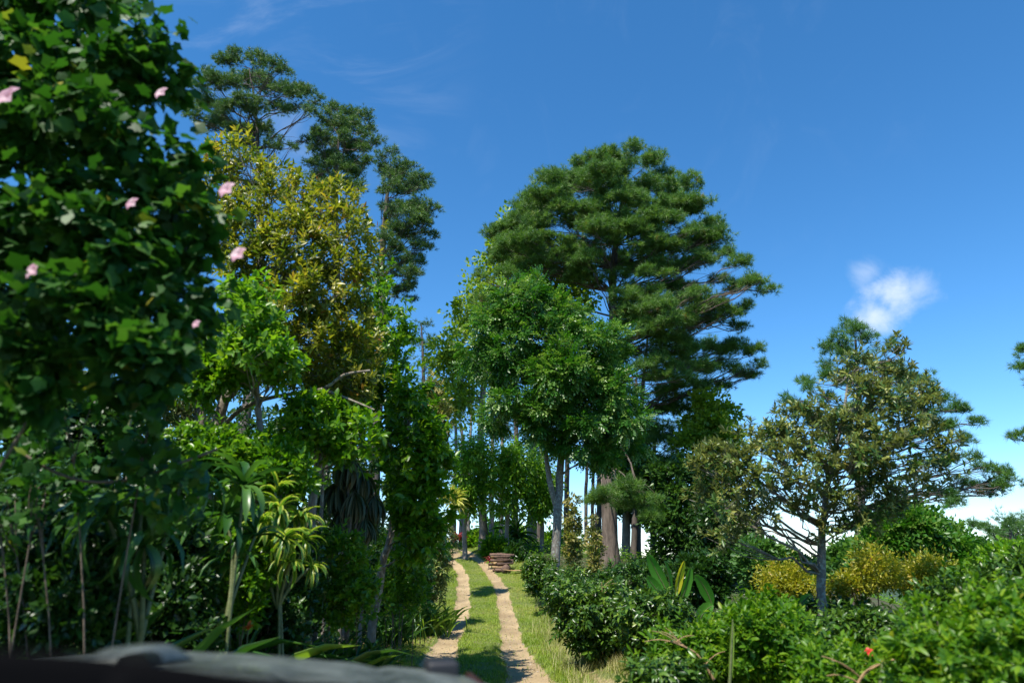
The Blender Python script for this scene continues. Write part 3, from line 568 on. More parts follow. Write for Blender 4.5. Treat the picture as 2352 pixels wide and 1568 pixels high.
# --- dense ivy covered trees to the right of the pine
for k,(poly,tx,Yv,mt,lab) in enumerate([([(1380,1050),(1480,1000),(1530,1090),(1520,1200),(1450,1215),(1390,1150)],1440,44.,'ivy','dense dark creeper covered tree behind the tallest pine trunk'),
   ([(1500,1050),(1600,1040),(1645,1110),(1630,1320),(1560,1345),(1500,1300),(1480,1180)],1560,40.,'ivy','tall creeper clad tree behind the banana plant'),
   ([(1590,1150),(1680,1120),(1740,1180),(1750,1300),(1680,1370),(1610,1350)],1670,36.,'deep','dark leafy tree between the creeper clad tree and the olive leaved tree'),
   ([(1560,1270),(1640,1260),(1680,1310),(1660,1390),(1570,1390),(1540,1330)],1610,19.,'deep','small rounded dark tree right behind the banana plant'),
   ([(2010,1195),(2080,1170),(2160,1190),(2220,1240),(2260,1300),(2200,1340),(2080,1330),(1960,1300)],2120,17.,'walnut','low spreading deep green tree right of the olive leaved tree'),
   ([(2220,1290),(2290,1250),(2380,1240),(2380,1360),(2250,1360)],2310,15.,'fresh','leafy green tree low at the right edge under the distant pine'),
   ([(1690,1240),(1760,1230),(1830,1260),(1830,1360),(1760,1370),(1690,1340)],1760,30.,'pine_c','hazy green tree low behind the trunk of the olive leaved tree'),
   ([(1720,1290),(1790,1265),(1870,1275),(1880,1340),(1800,1380),(1720,1370)],1800,48.,'ivy','dark rounded far tree low in the gap left of the slim trunk'),
   ([(1880,1260),(1960,1225),(2040,1240),(2060,1330),(1960,1370),(1880,1350)],1965,52.,'pine_c','far green tree low in the gap right of the slim trunk'),
   ([(1990,1250),(2100,1215),(2260,1240),(2330,1290),(2300,1350),(2050,1350)],2170,56.,'ivy','broad far tree behind the deep green spreading tree'),
   ([(2220,1250),(2320,1225),(2440,1230),(2440,1340),(2260,1340)],2330,50.,'pine_c','far tree at the right edge below the flat topped pine'),
   ([(1600,1230),(1680,1215),(1750,1240),(1760,1350),(1620,1360)],1680,50.,'ivy','far tree behind the dark leafy tree left of the olive leaved tree'),
   ([(1060,1215),(1140,1200),(1260,1215),(1370,1240),(1370,1310),(1080,1290)],1215,58.,'fresh','low leafy far tree behind the row of straight trunks')]):
    rs=RS(90+k); b=ground_at(D(tx,1340,Yv)); ys=[p[1] for p in poly]; s=PX(Yv)
    tree('broadleaf_tree',lab,'tree','background broadleaf trees',b,[D(tx,(min(ys)+max(ys))/2+40,Yv),D(tx,(min(ys)+max(ys))/2,Yv),D(tx,min(ys)+30,Yv)],[8*s,7*s,5*s,2*s],to_world(poly_lobes(poly,26,30,Yv,.06*Yv,rs),Yv),mt,'b_grey',rs,per=420 if Yv>25 else 330,tmpl=TL4 if mt!='walnut' else TPN,L=.0075*Yv if mt!='walnut' else .34,ratio=.6 if mt!='walnut' else 1,ncl=20,clsz=.22,sub=3)
# --- tan flowering trees
for k,(poly,tx,Yv,lab) in enumerate([([(1290,1150),(1320,1135),(1345,1180),(1350,1260),(1340,1330),(1300,1340),(1285,1250)],1315,30.,'slim tree covered in tan blossom sprays right of the mottled trunk'),
   ([(1345,1180),(1375,1190),(1395,1260),(1380,1320),(1350,1330),(1340,1250)],1368,32.,'thin tan blossomed tree left of the tallest pine trunk')]):
    rs=RS(110+k); b=ground_at(D(tx,1340,Yv))
    tree('blossom_tree',lab,'tree','tan blossomed trees',b,[D(tx,1260,Yv),D(tx,1200,Yv),D(tx,1165,Yv)],[.09,.08,.05,.02],to_world(poly_lobes([(tx+(a-tx)*.72,c) for a,c in poly],20,11,Yv,.5,rs),Yv),'tan','b_twig',rs,per=120 if k==0 else 80,tmpl=TL4,L=.17,ratio=.5,ncl=12,clsz=.28,sub=4)
# --- olive leaved tree on the right (nearer)
rs=RS(120); Yx=11.
pc=[(1010,270),(1130,250),(1270,260),(1350,380),(1470,520),(1520,690),(1780,890),(1600,1010),(1480,1170),(1250,1210),(1100,1290),(980,1350),(760,1290),(560,1290),(380,1400),(220,1400),(200,1240),(120,1150),(110,1000),(140,800),(300,760),(400,620),(560,640),(780,530),(850,420)]
poly=[(1531+a*.4297,673.75+c*.4297) for a,c in pc]
b=ground_at(D(1896,1520,Yx),-.1)
tree('olive_leaved_tree','slim trunked tree with pale olive leaves and spreading bare branches on the right','tree','roadside broadleaf trees',b,[D(1892,1430,Yx),D(1886,1330,Yx),D(1888,1230,Yx),D(1900,1120,Yx),D(1930,980,Yx),D(1950,860,Yx)],[.07,.068,.065,.05,.032,.015],to_world(poly_lobes(poly,62,46,Yx,1.3,rs),Yx),'loquat','b_lich',rs,per=300,tmpl=TL6,L=.11,ratio=.35,ncl=24,shoot=.16,whorl=.3,clsz=.13,up=.35,tipup=.55,rand=.7,sub=9,lr=.5,low=.26,limb_kw=dict(minr=.006,curve=.1))
# ================================================================== LEFT SIDE
rs=RS(130); Yl=10.
b=ground_at(D(500,1250,Yl),-.1)
root=tree('olive_yellow_tree','tree with olive yellow leaves rising above the left bank, pale forked trunk','tree','roadside broadleaf trees',b,[D(480,1060,Yl),D(515,930,Yl),D(560,830,Yl),D(590,650,Yl),D(610,420,Yl)],[.11,.10,.08,.045,.022,.01],
   to_world(poly_lobes([(455,325),(560,295),(640,350),(720,400),(800,395),(865,470),(870,600),(880,700),(900,820),(860,920),(760,950),(640,920),(560,900),(520,700),(440,560)],100,46,Yl,1.3,rs),Yl),'olive','b_pale',rs,per=210,tmpl=TL6,L=.12,ratio=.36,ncl=15,clsz=.18,up=.35,tipup=.5,rand=.65,sub=7,lr=.3,low=.58,shoot=.22,limb_kw=dict(minr=.006))
t=Tubes(); p=pathsm([D(500,990,Yl),D(560,935,Yl-.2),D(640,908,Yl-.5),D(740,893,Yl-.8),D(790,860,Yl-.9),D(850,850,Yl-.9)],16); t.add(p,np.linspace(.036,.016,16),8,.05,2)
p=pathsm([D(740,893,Yl-.8),D(800,915,Yl-.9),D(860,940,Yl-1)],8); t.add(p,np.linspace(.025,.01,8),6,.05,4); t.build('low_branch',M['b_pale'],root,b)
rs=RS(131); b=ground_at(D(462,1200,Yl+.6))
t=Tubes(); root=empty('sapling',tuple(b),'small tree with a short pale trunk left of the forked pale trunk','tree'); t.add(pathsm([b-[0,0,.1],D(460,1000,Yl+.6),D(468,900,Yl+.6),D(500,780,Yl+.8)],12),np.linspace(.09,.04,12),9,.05,2); t.build('trunk',M['b_pale'],root,b)
(V,Fs,A),tips=crown_leaves(to_world([(500,770,46,40,.8),(450,740,46,40,1.2),(540,820,40,30,1),(420,820,46,40,1.4)],Yl),rs,200,TL4,.12,.55,ncl=12); mesh_np('crown',V,Fs,M['glossy'],root,A,org=b)
# glossy trees by the road
def gl(lab,poly,tp,Yv,n,r,mt,bark,seed,rad,per=150,L=.12,ratio=.52,tm=TL6,thick=1.1,grp='roadside broadleaf trees',name='glossy_leaved_tree',**kw):
    rs=RS(seed); P=[D(a,c,Yv) for a,c in tp]; b=ground_at(P[0],-.05)
    return tree(name,lab,'tree',grp,b,P[1:],rad,to_world(poly_lobes(poly,n,r,Yv,thick,rs),Yv),mt,bark,rs,per=per,tmpl=tm,L=L,ratio=ratio,**{**dict(ncl=14,clsz=.22,up=.6,rand=.55,sub=5,lr=.35,shoot=.18,limb_kw=dict(minr=.006)),**kw})
gl('bright glossy leaved tree behind the lower edge of the olive yellow tree',[(830,570),(885,590),(910,680),(960,760),(950,900),(900,960),(800,980),(720,960),(700,860),(760,780),(830,720)],[(800,1420),(790,1250),(800,1050),(840,850),(870,680)],12.5,44,40,'glossy','b_grey',140,[.09,.08,.06,.03,.012],per=170,tipup=-.1)
gl('glossy leaved tree leaning from a pale mottled stem over the road edge',[(900,880),(960,860),(1010,940),(1035,1010),(1040,1100),(1025,1210),(1000,1290),(930,1300),(890,1220),(870,1100),(860,980)],[(852,1420),(868,1350),(890,1260),(905,1150),(930,1020),(950,920)],12.,58,34,'glossy','b_pale',141,[.075,.07,.06,.05,.03,.012],per=150,L=.14,droop=.35)
gl('slim forked grey trunk tree in the middle of the left thicket',[(640,900),(760,880),(860,960),(880,1060),(800,1080),(720,1060),(620,1010)],[(722,1330),(715,1160),(728,1080),(745,980),(790,930)],9.5,26,36,'glossy','b_lich',142,[.07,.06,.05,.03,.012],per=120)
gl('leafy tree in front of the fork of the pale trunk',[(380,790),(470,780),(560,820),(590,880),(480,930),(390,920)],[(430,1300),(440,1100),(460,880)],8.9,30,36,'glossy','b_lich',145,[.05,.04,.01],per=150,L=.11)
rs=RS(143); rt=gl('green tree filling the gap between the flowering bush and olive yellow tree',[(500,620),(620,640),(660,760),(700,860),(620,900),(520,880),(470,760)],[(600,1300),(600,1100),(590,900),(570,720)],8.5,30,36,'fresh','b_grey',144,[.06,.05,.03,.01],per=120,L=.11)
# shrubs on the left
def shrub(lab,poly,Yv,n,r,mt,seed,per=130,L=.1,ratio=.5,tm=TL6,thick=.8,name='shrub',cat='shrub',grp='shrubs on the left bank',nst=6,bark='b_twig',**kw):
    rs=RS(seed); P=np.array(poly,float); cx=P[:,0].mean(); yb=P[:,1].max(); c=D(cx,yb,Yv); b=ground_at(c)
    root=empty(name,tuple(b),lab,cat,grp); wl=to_world(poly_lobes(poly,n,r,Yv,thick,rs),Yv)
    wl=[(c,q) for c,q in wl if c[2]>h1(c[0],c[1])-.1] or wl
    (V,Fs,A),tips=crown_leaves(wl,rs,per,tm,L,ratio,**{**dict(ncl=max(8,per//11),clsz=.30,up=.5,rand=.75,shoot=(L*1.7 if tm is TL6 else None)),**kw})
    mesh_np('foliage',V,Fs,M[mt],root,A,org=b)
    tb=Tubes()
    for k in range(0,len(tips),max(1,len(tips)//6)):
        c,r_,pc=tips[k]; s=b+np.array([rs.normal(0,.12),rs.normal(0,.12),-.05]); s[0]+=(c[0]-b[0])*.35
        m=(s+c)/2+np.array([(s[0]-c[0])*.2,0,.12*abs(c[2]-s[2])]); p=bez(s,m,c,7); tb.add(p,np.linspace(.009,.004,7),5)
        for q in rs.permutation(len(pc))[:3]: tb.add(bez(p[5],(p[5]+pc[q])/2+rs.normal(size=3)*.03,pc[q],4),np.linspace(.006,.003,4),4)
    tb.build('stems',M[bark],root,b)
    return root
shrub('round leaved bright shrub at the foot of the pale forked trunk',[(505,1000),(640,990),(730,1050),(740,1150),(640,1150),(520,1130)],8.5,26,34,'glossy',150,per=110)
shrub('grey green small leaved shrub seen through the thicket in the far left background',[(250,900),(330,870),(420,880),(490,920),(480,1010),(260,1000)],13.,22,34,'loquat',151,per=190,L=.12,ratio=.3)
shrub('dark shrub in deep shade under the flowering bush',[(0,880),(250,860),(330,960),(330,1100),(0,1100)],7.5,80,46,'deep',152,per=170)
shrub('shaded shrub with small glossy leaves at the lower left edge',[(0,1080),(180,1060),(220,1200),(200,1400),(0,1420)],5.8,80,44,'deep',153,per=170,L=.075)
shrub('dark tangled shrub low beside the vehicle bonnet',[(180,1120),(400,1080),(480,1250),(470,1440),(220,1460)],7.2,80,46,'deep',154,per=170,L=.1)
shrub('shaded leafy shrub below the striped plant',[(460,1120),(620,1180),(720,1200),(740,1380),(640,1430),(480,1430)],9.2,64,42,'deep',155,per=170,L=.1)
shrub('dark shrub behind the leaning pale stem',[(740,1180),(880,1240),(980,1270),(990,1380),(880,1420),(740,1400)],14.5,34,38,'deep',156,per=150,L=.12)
shrub('narrow leaved dark shrub beside the far end of the left verge',[(960,1180),(1020,1160),(1045,1200),(1040,1300),(1015,1385),(950,1395),(945,1290)],21.,44,28,'loquat',157,per=170,L=.15,ratio=.25,droop=.5)
shrub('reddish olive shrub behind the glossy tree next to the sky gap',[(960,860),(1010,860),(1030,960),(1030,1080),(1000,1140),(970,1000)],27.,22,24,'tan',158,per=170,L=.2,ratio=.4)
shrub('tall deep green thicket closing the view behind the olive yellow tree',[(0,560),(240,620),(480,760),(700,980),(880,1100),(880,1300),(0,1300)],16.,90,60,'ivy',159,per=210,L=.15,thick=2.0,name='thicket',cat='thicket')
shrub('second deep green thicket behind the round leaved bright shrub',[(420,900),(700,960),(960,1080),(1000,1300),(420,1350)],18.5,60,50,'deep',160,per=210,L=.16,thick=1.5,name='thicket',cat='thicket')
# --- near flowering bush
rs=RS(170); Ym=3.6
poly=[(-120,-60),(290,-60),(300,20),(390,30),(432,140),(400,240),(462,330),(495,470),(478,620),(488,760),(450,860),(400,1010),(300,960),(200,1010),(-120,960)]
b=ground_at(np.array([-2.9,Ym+.3,0])); 
root=empty('flowering_bush',tuple(b),'tall leafy bush with lobed leaves and pale pink flowers filling the left edge','bush')
lob=poly_lobes(poly,88,62,Ym,.55,rs)
lob=[l for l in lob if not (l[1]>850 and rs.random()<.35)]
wl=to_world(lob,Ym)
(V,Fs,A),tips=crown_leaves(wl,rs,96,TLB,.088,1.0,ncl=9,clsz=.36,up=.5,rand=.6,droop=.35); mesh_np('foliage',V,Fs,M['mallow'],root,A,org=b)
tb=Tubes()
for k,(c,r_,pc) in enumerate(tips[::36]):
    s=b+np.array([rs.normal(-.3,.15),rs.normal(0,.2),0]); p=bez(s,(s+c)/2+np.array([-.25,0,.4]),c,9); tb.add(p,np.linspace(.013,.005,9),6)
    for q in pc[:3]: tb.add(bez(p[7],(p[7]+q)/2+rs.normal(size=3)*.04,q,4),np.linspace(.006,.003,4),4)
tb.build('stems',M['b_twig'],root,b)
# flowers of the bush
def flower(parent,c,r,mat,tilt,org,name='flower'):
    rs_=RS(int(abs(c[0]*1000+c[2]*77))%9999); n=5; V=[];Q=[];k=0; fw=unit(np.array(tilt,float)); a_=unit(np.cross(fw,[.1,.2,1])); b_=np.cross(fw,a_)
    parts=[]
    for i in range(n):
        an=i*2*math.pi/n; rd=math.cos(an)*a_+math.sin(an)*b_; ax=unit(rd*.85+fw*.55); nr=unit(fw*.8-rd*.5)
        parts.append(leafset(T_strap(4,.35,.25,.6,.7),np.array([c]),ax[None],nr[None],np.array([r]),np.array([r*.95]),.5))
    V,Fs,A=merge(parts); return mesh_np(name,V,Fs,M[mat],parent,A,org=org)
for (dx,dy,r,yy) in [(20,228,.085,3.0),(372,215,.045,3.2),(523,437,.055,3.2),(549,585,.05,3.2),(305,468,.04,3.1),(80,622,.05,3.0),(452,744,.025,3.2)]:
    flower(root,D(dx,dy,yy),r,'pink',(-.35,-1,.25),b)
shrub('low leafy bush in shade with scattered larger leaves below the flowering bush',[(-40,900),(300,900),(440,980),(500,1150),(420,1250),(250,1180),(-40,1250)],4.6,30,50,'mallow',171,per=22,L=.09,ratio=.8,tm=TLB,thick=.5)
# reddish young leaves in the olive tree
# --- strap leaved plants
def rosette(parent,c,n,L,W,mat,rs,org,tm=TST,elev=(.0,1.3),name='leaf_rosette',dirx=None):
    a=rs.uniform(0,6.283,n)+np.arange(n)*2.4; e=rs.uniform(elev[0],elev[1],n); ax=np.stack([np.cos(a)*np.cos(e),np.sin(a)*np.cos(e),np.sin(e)],-1)
    nr=np.stack([-np.cos(a)*np.sin(e),-np.sin(a)*np.sin(e),np.cos(e)],-1)+rs.normal(size=(n,3))*.12
    ll=L*rs.uniform(.7,1.15,n); P,Fs,A=leafset(tm,np.repeat(c[None],n,0)+rs.normal(size=(n,3))*L*.03,ax,nr,ll,W*rs.uniform(.8,1.2,n),rs.random(n))
    return mesh_np(name,P,Fs,M[mat],parent,A,org=org)
def caneplant(lab,heads,Yv,n,L,W,mat,seed,basepx,name='corn_plant',cat='plant',tm=TST,grp=None,cane='cane',elev=(-.5,1.35)):
    rs=RS(seed); b=ground_at(D(basepx[0],basepx[1],Yv)); root=empty(name,tuple(b),lab,cat,grp)
    for k,(hx,hy,oy,sc) in enumerate(heads):
        c=D(hx,hy,Yv+oy); s=b+np.array([rs.normal(0,.12),rs.normal(0,.1),-.05]); 
        if k==0: first=bez(s,(s+c)/2+rs.normal(size=3)*.06,c,8)
        else: s=first[4]
        t=Tubes(); t.add(bez(s,(s+c)/2+rs.normal(size=3)*.06,c,8),np.linspace(.020,.014,8),7,.05,k); t.build('cane',M[cane],root,b)
        rosette(root,c,int(n*sc),L*sc,W*sc,mat,rs,b,tm,elev)
    return root
caneplant('corn plant with yellow striped arching leaves in the left thicket',[(640,1170,0,1),(690,1190,.3,.9),(600,1200,-.2,.8),(655,1235,-.3,.9),(700,1240,.1,.8),(665,1290,-.2,.8),(715,1300,.1,.7)],7.6,26,.34,.06,'stripe',200,(665,1420),grp='striped corn plants',elev=(-.9,1.2))
caneplant('small corn plant with upright yellow striped leaves above the larger one',[(632,1130,0,1.0)],7.7,9,.34,.06,'stripe',201,(640,1400),grp='striped corn plants',elev=(.6,1.4))
caneplant('spiky yellow edged yucca at the road edge against the young trees',[(1040,1152,0,1.0),(1020,1140,.6,.7)],38.5,80,1.05,.10,'yucca',202,(1030,1290),name='yucca',tm=TSU,cane='b_twig',elev=(-.6,1.4))
caneplant('spiky dark palm like plant on the hilltop behind the bushes',[(1186,1228,0,1.0)],44.,50,1.7,.07,'strap',203,(1186,1280),name='yucca',tm=TSU,cane='b_twig',elev=(-.5,1.4))
caneplant('dark red leaved plant beside the crest of the track',[(1050,1236,0,1.0),(1056,1240,.5,.8)],44.,26,.7,.10,'redp',204,(1050,1262),name='red_cordyline',cane='b_twig',elev=(.2,1.4),grp='dark red cordylines')
caneplant('dark red leaved plant low beside the stacked firewood',[(1124,1288,0,1.0)],37.5,16,.4,.07,'redp',205,(1124,1300),name='red_cordyline',cane='b_twig',elev=(.2,1.4),grp='dark red cordylines')
caneplant('large dark corn plant with drooping broad leaves near the left of the bonnet',[(330,1130,0,1.0),(420,1100,.3,.9),(250,1190,-.2,.9),(330,1250,-.1,.8)],5.0,18,.46,.075,'strap',206,(320,1480),tm=TSD,grp='dark corn plants',elev=(-.9,1.2))
caneplant('tall plant with a hanging skirt of dead brown and grey leaves',[(800,1050,0,1.0),(835,1080,.2,1),(775,1110,.1,1),(815,1130,0,.9),(860,1140,.2,.9),(790,1170,.1,.8),(840,1190,.1,.8)],10.5,70,.5,.05,'dry',207,(800,1400),tm=TSU,elev=(-1.45,-.7),name='dead_leaved_plant',cane='b_twig')
caneplant('dark leaved cane plant between the two dark shrubs',[(560,1120,0,1.0),(520,1180,.1,1),(585,1230,.2,.9),(540,1290,.2,.8)],6.4,20,.45,.07,'strap',208,(560,1430),grp='dark corn plants')
# single stem with green head seen against thicket
caneplant('pale green stalk with a cut leafy top rising out of the shade',[(318,880,0,.6)],6.0,7,.3,.07,'strapl',209,(315,1100),name='leafy_stalk',cane='cane',elev=(.7,1.4))
def clump(lab,px,Yv,n,L,W,mat,seed,tm=TSU,spread=.18,name='strap_leaved_clump',grp='strap leaved clumps',elev=(.6,1.45)):
    rs=RS(seed); b=ground_at(D(px[0],px[1],Yv)); root=empty(name,tuple(b),lab,'plant',grp)
    a=rs.uniform(0,6.283,n); e=rs.uniform(elev[0],elev[1],n); c=b+np.stack([rs.normal(0,spread,n),rs.normal(0,spread,n),np.zeros(n)-.02],-1)
    ax=np.stack([np.cos(a)*np.cos(e),np.sin(a)*np.cos(e),np.sin(e)],-1); nr=np.stack([-np.cos(a)*np.sin(e),-np.sin(a)*np.sin(e),np.cos(e)],-1)
    ll=L*rs.uniform(.55,1.15,n); P,Fs,A=leafset(tm,c,ax,nr,ll,W*rs.uniform(.8,1.2,n),rs.random(n)); mesh_np('leaves',P,Fs,M[mat],root,A,org=b); return root
clump('dense dark sword leaved clump left of the leaning pale stem',(780,1482),10.5,330,.80,.032,'strap',220,spread=.30,elev=(.8,1.5))
clump('paler fan of sword leaves right of the leaning pale stem',(850,1462),11.5,150,.62,.035,'strapl',221,spread=.12,elev=(.7,1.45))
clump('tall grassy sword leaved clump at the edge of the left verge further up',(975,1368),19.,260,.85,.04,'strapl',222,spread=.34,elev=(.9,1.5))
clump('dark grassy clump between the two sword leaved clumps',(885,1395),16.,160,.7,.035,'strap',223,spread=.3,elev=(.9,1.5))
clump('broad arching leaves under the striped corn plant',(690,1500),8.6,70,.85,.075,'strap',224,spread=.3,elev=(.4,1.4))
clump('bright arching leaves at the base of the thicket near the bonnet',(640,1480),8.0,46,.75,.06,'strapl',225,tm=TST,spread=.28)
clump('shaded broad leaved clump nearest the bonnet',(560,1500),7.2,60,.6,.06,'strap',226,tm=TST,spread=.3)
clump('dark sword leaves behind the striped corn plant',(740,1450),10.,120,.95,.045,'strap',227,spread=.3)
clump('short bright leaves on the soil just past the bonnet edge',(540,1508),6.4,14,.32,.035,'strapl',228,tm=TST,spread=.12,elev=(.3,1.0))
clump('low shaded sword leaves in the dark at the far left',(120,1500),6.0,60,.8,.06,'strap',229,spread=.4)
rs=RS(230); b=ground_at(D(570,1500,7.0)); root=empty('torch_lily',tuple(b),'single orange red flower on a thin stem in the shade','flower')
Tubes().add(bez(b,(b+D(570,1440,7.0))/2,D(570,1440,7.),5),.006,5).build('stem',M['cane'],root,b); rosette(root,D(570,1445,7.),9,.09,.025,'orange',rs,b,TSU,(.3,1.5),'flower')
# bare stems in the shade
for k,(P,Yv,r,bk,lab) in enumerate([([(750,1350),(770,1200),(790,1060)],11.,.03,'b_grey','straight brown stem left of the leaning pale stem'),([(830,1400),(842,1250),(850,1080)],12.,.035,'b_grey','thin brown stem close behind the leaning pale stem'),([(728,1400),(738,1180),(745,1000)],10.2,.04,'b_lich','grey bare stem beside the striped corn plant'),([(210,1150),(240,1000),(250,860)],9.,.05,'b_twig','thin sunlit stem in the far left shade'),([(320,960),(330,900),(322,840)],9.,.06,'b_pale','short pale stump in the far left shade')]):
    pp=[D(a,c,Yv) for a,c in P]; b=ground_at(pp[0]); root=empty('sapling',tuple(b),lab.replace(' stem',' stemmed sapling',1).replace(' stump',' stumpy sapling'),'sapling','saplings in the left thicket'); Tubes().add(pathsm([b]+pp,12),np.linspace(r,r*.5,12),8,.06,k).build('trunk',M[bk],root,b)
    rs_=RS(300+k); (V,Fs,A),tips=crown_leaves([(pp[-1]+np.array([0,.1,.2]),np.array([.4,.4,.35]))],rs_,150,TL6,.11,.5,ncl=12); mesh_np('crown',V,Fs,M['ivy'],root,A,org=b)
b=D(40,1050,4.2); root=empty('hanging_vine',tuple(b),'thin curved vine sagging across the dark thicket','vine'); Tubes().add(pathsm([D(40,1030,4.2),D(100,1070,4.2),D(190,1103,4.2),D(300,1100,4.3),D(420,1060,4.4),D(500,1030,4.5)],18),.009,5).build('vine_stem',M['b_twig'],root,b)
# ================================================================== RIGHT SIDE
G='coffee bushes on the right'
kwc=dict(grp=G,name='coffee_bush',cat='coffee bush',droop=.45)
shrub('dark coffee bush at the near end of the row beside the right verge',[(1262,1350),(1310,1326),(1390,1322),(1440,1345),(1445,1520),(1390,1535),(1325,1500),(1275,1440)],13.5,52,34,'coffee',400,per=212,L=0.112,ratio=.42,thick=1.0,**kwc)
shrub('coffee bush right behind the first, under the banana leaves',[(1400,1365),(1450,1350),(1540,1352),(1600,1400),(1610,1500),(1520,1540),(1430,1500)],12.,44,38,'coffee',401,per=204,L=0.109,ratio=.42,thick=1.0,**kwc)
shrub('small coffee bush beside the planks further up the track',[(1190,1290),(1230,1265),(1290,1290),(1300,1360),(1260,1392),(1212,1365)],24.,32,22,'coffee',402,per=204,L=0.128,ratio=.42,**kwc)
shrub('coffee bush at the foot of the mottled forked trunk',[(1235,1310),(1300,1300),(1370,1310),(1370,1370),(1262,1415)],18.,32,24,'coffee',403,per=204,L=0.112,ratio=.42,**kwc)
shrub('dark leafy bush behind the coffee row below the pines',[(1360,1300),(1440,1290),(1540,1290),(1600,1320),(1600,1380),(1380,1370)],22.,30,28,'ivy',404,per=160,L=.15,grp='bushes on the right')
Gb='bushes on the right'
shrub('bright green bush low in front of the banana plant',[(1470,1470),(1560,1430),(1700,1395),(1760,1440),(1750,1568),(1620,1620),(1480,1600)],8.6,70,46,'bright',410,per=154,L=0.085,ratio=.42,grp=Gb,tipup=.25)
shrub('dark glossy coffee bush at the bottom in front of the bright bush',[(1440,1525),(1510,1500),(1620,1510),(1640,1620),(1460,1620)],7.6,30,44,'coffee',411,per=153,L=0.090,ratio=.42,**kwc)
shrub('upright bright green bush left of the slim pale trunk',[(1650,1400),(1740,1345),(1830,1380),(1870,1420),(1870,1568),(1700,1620),(1640,1520)],7.8,60,46,'bright',412,per=147,L=0.085,ratio=.42,grp=Gb,tipup=.35)
shrub('dark shaded bush directly behind the slim pale trunk',[(1790,1375),(1900,1375),(2020,1385),(2060,1460),(1980,1520),(1820,1480)],12.5,36,40,'deep',413,per=140,L=.11,grp=Gb)
shrub('low bright bush at the base of the slim pale trunk',[(1840,1480),(1960,1470),(2060,1490),(2100,1620),(1820,1620)],6.6,42,52,'bright',414,per=125,L=0.076,ratio=.42,grp=Gb,tipup=.2)
shrub('big green hedge bush filling the bottom right corner',[(2040,1440),(2160,1370),(2300,1330),(2440,1320),(2460,1640),(2040,1640)],5.2,80,66,'bright',415,per=118,L=0.072,ratio=.42,grp=Gb)
shrub('dark glossy bush behind the corner hedge',[(1980,1400),(2100,1375),(2240,1310),(2400,1260),(2420,1420),(2150,1440),(2000,1450)],8.4,60,50,'coffee',416,per=178,L=0.090,ratio=.45,grp=Gb)
shrub('tall green bush at the right edge below the leafy tree',[(2180,1310),(2280,1270),(2400,1250),(2400,1400),(2200,1380)],11.,34,42,'glossy',417,per=110,L=.11,grp=Gb)
for k,(poly,Yv,lab) in enumerate([([(1735,1320),(1790,1295),(1850,1320),(1880,1370),(1850,1400),(1750,1395)],14.,'yellow leaved bush left of the slim pale trunk'),
   ([(1965,1262),(2020,1270),(2060,1300),(2080,1350),(2010,1375),(1900,1390),(1890,1340),(1960,1320)],13.,'yellow leaved bush right of the slim pale trunk'),
   ([(2070,1310),(2140,1285),(2190,1310),(2180,1365),(2080,1375)],13.5,'yellow leaved bush furthest right under the deep green tree')]):
    shrub(lab,[(a,c-12) for a,c in poly],Yv,44,28,'yellow',420+k,per=150,L=.08,ratio=.4,name='yellow_bush',grp='yellow leaved bushes',tm=TL4)
shrub('clipped green bush beside the crest of the track',[(1065,1225),(1100,1215),(1130,1235),(1130,1265),(1090,1270),(1068,1250)],45.,20,15,'fresh',430,per=150,L=.28,tm=TL4,grp='hilltop bushes',tipup=.4)
shrub('dark green bush left of the stacked firewood',[(1110,1240),(1150,1230),(1165,1250),(1160,1285),(1125,1290),(1105,1265)],41.,20,15,'bright',431,per=150,L=.26,tm=TL4,grp='hilltop bushes',tipup=.4)
shrub('dark bush behind the stacked firewood',[(1160,1255),(1190,1250),(1215,1275),(1210,1300),(1165,1300)],39.,16,15,'deep',432,per=150,L=.26,tm=TL4,grp='hilltop bushes')
rs=RS(440); b=ground_at(D(1995,1540,6.4)); root=empty('red_flower',tuple(b),'single bright red flower above the low bush at the lower right','flower')
Tubes().add(bez(b,(b+D(1996,1500,6.2))/2,D(1996,1500,6.2),6),.006,5).build('stem',M['cane'],root,b); flower(root,D(1996,1497,6.1),.042,'red',(-.3,-1,.5),b)
# --- banana plant
rs=RS(450); Yg=15.; b=ground_at(D(1560,1470,Yg)); root=empty('banana_plant',tuple(b),'banana plant with upright broad leaves rising out of the coffee bushes','banana plant')
Tubes().add(pathsm([b,D(1552,1440,Yg),D(1548,1380,Yg)],8),np.linspace(.11,.07,8),10,.03,1).build('stalk',M['cane'],root,b)
def banana_leaf(base,tip,bendv,L,W,mat,seed,nrm=(0,-1,.3),fold=.35):
    r=RS(seed); n=16; p=bez(base,(np.array(base)+tip)/2+np.array(bendv),tip,n); V=[];Q=[]
    t=unit(np.gradient(p,axis=0)); sd=unit(np.cross(t,np.array(nrm,float))); nn=np.cross(sd,t)
    for i in range(n):
        u=i/(n-1); w=W*.5*math.sin(math.pi*min(1,max(0,(u-.12)/.88))**.75)**.55 if u>.12 else .012
        jl=w*(1-.12*r.random()); jr=w*(1-.12*r.random())
        V+=[p[i]-sd[i]*jl+nn[i]*jl*fold,p[i]-sd[i]*jl*.5+nn[i]*jl*fold*.35,p[i],p[i]+sd[i]*jr*.5+nn[i]*jr*fold*.35,p[i]+sd[i]*jr+nn[i]*jr*fold]
    for i in range(n-1):
        for k in range(4): a=i*5+k; Q.append([a,a+1,a+6,a+5])
    A={'rnd':np.full(len(V),r.random()),'clump':np.full(len(V),.5)}
    o=mesh_np('leaf',np.array(V),[np.array(Q)],M[mat],root,A,smooth=True,org=b); 
    Tubes().add(p,np.linspace(.018,.005,n),5).build('midrib',M['cane'],o)
    o.children[0].matrix_parent_inverse=Matrix.Identity(4); 
    me=o.children[0].data; me.transform(Matrix.Translation(-Vector(b)))
    return o
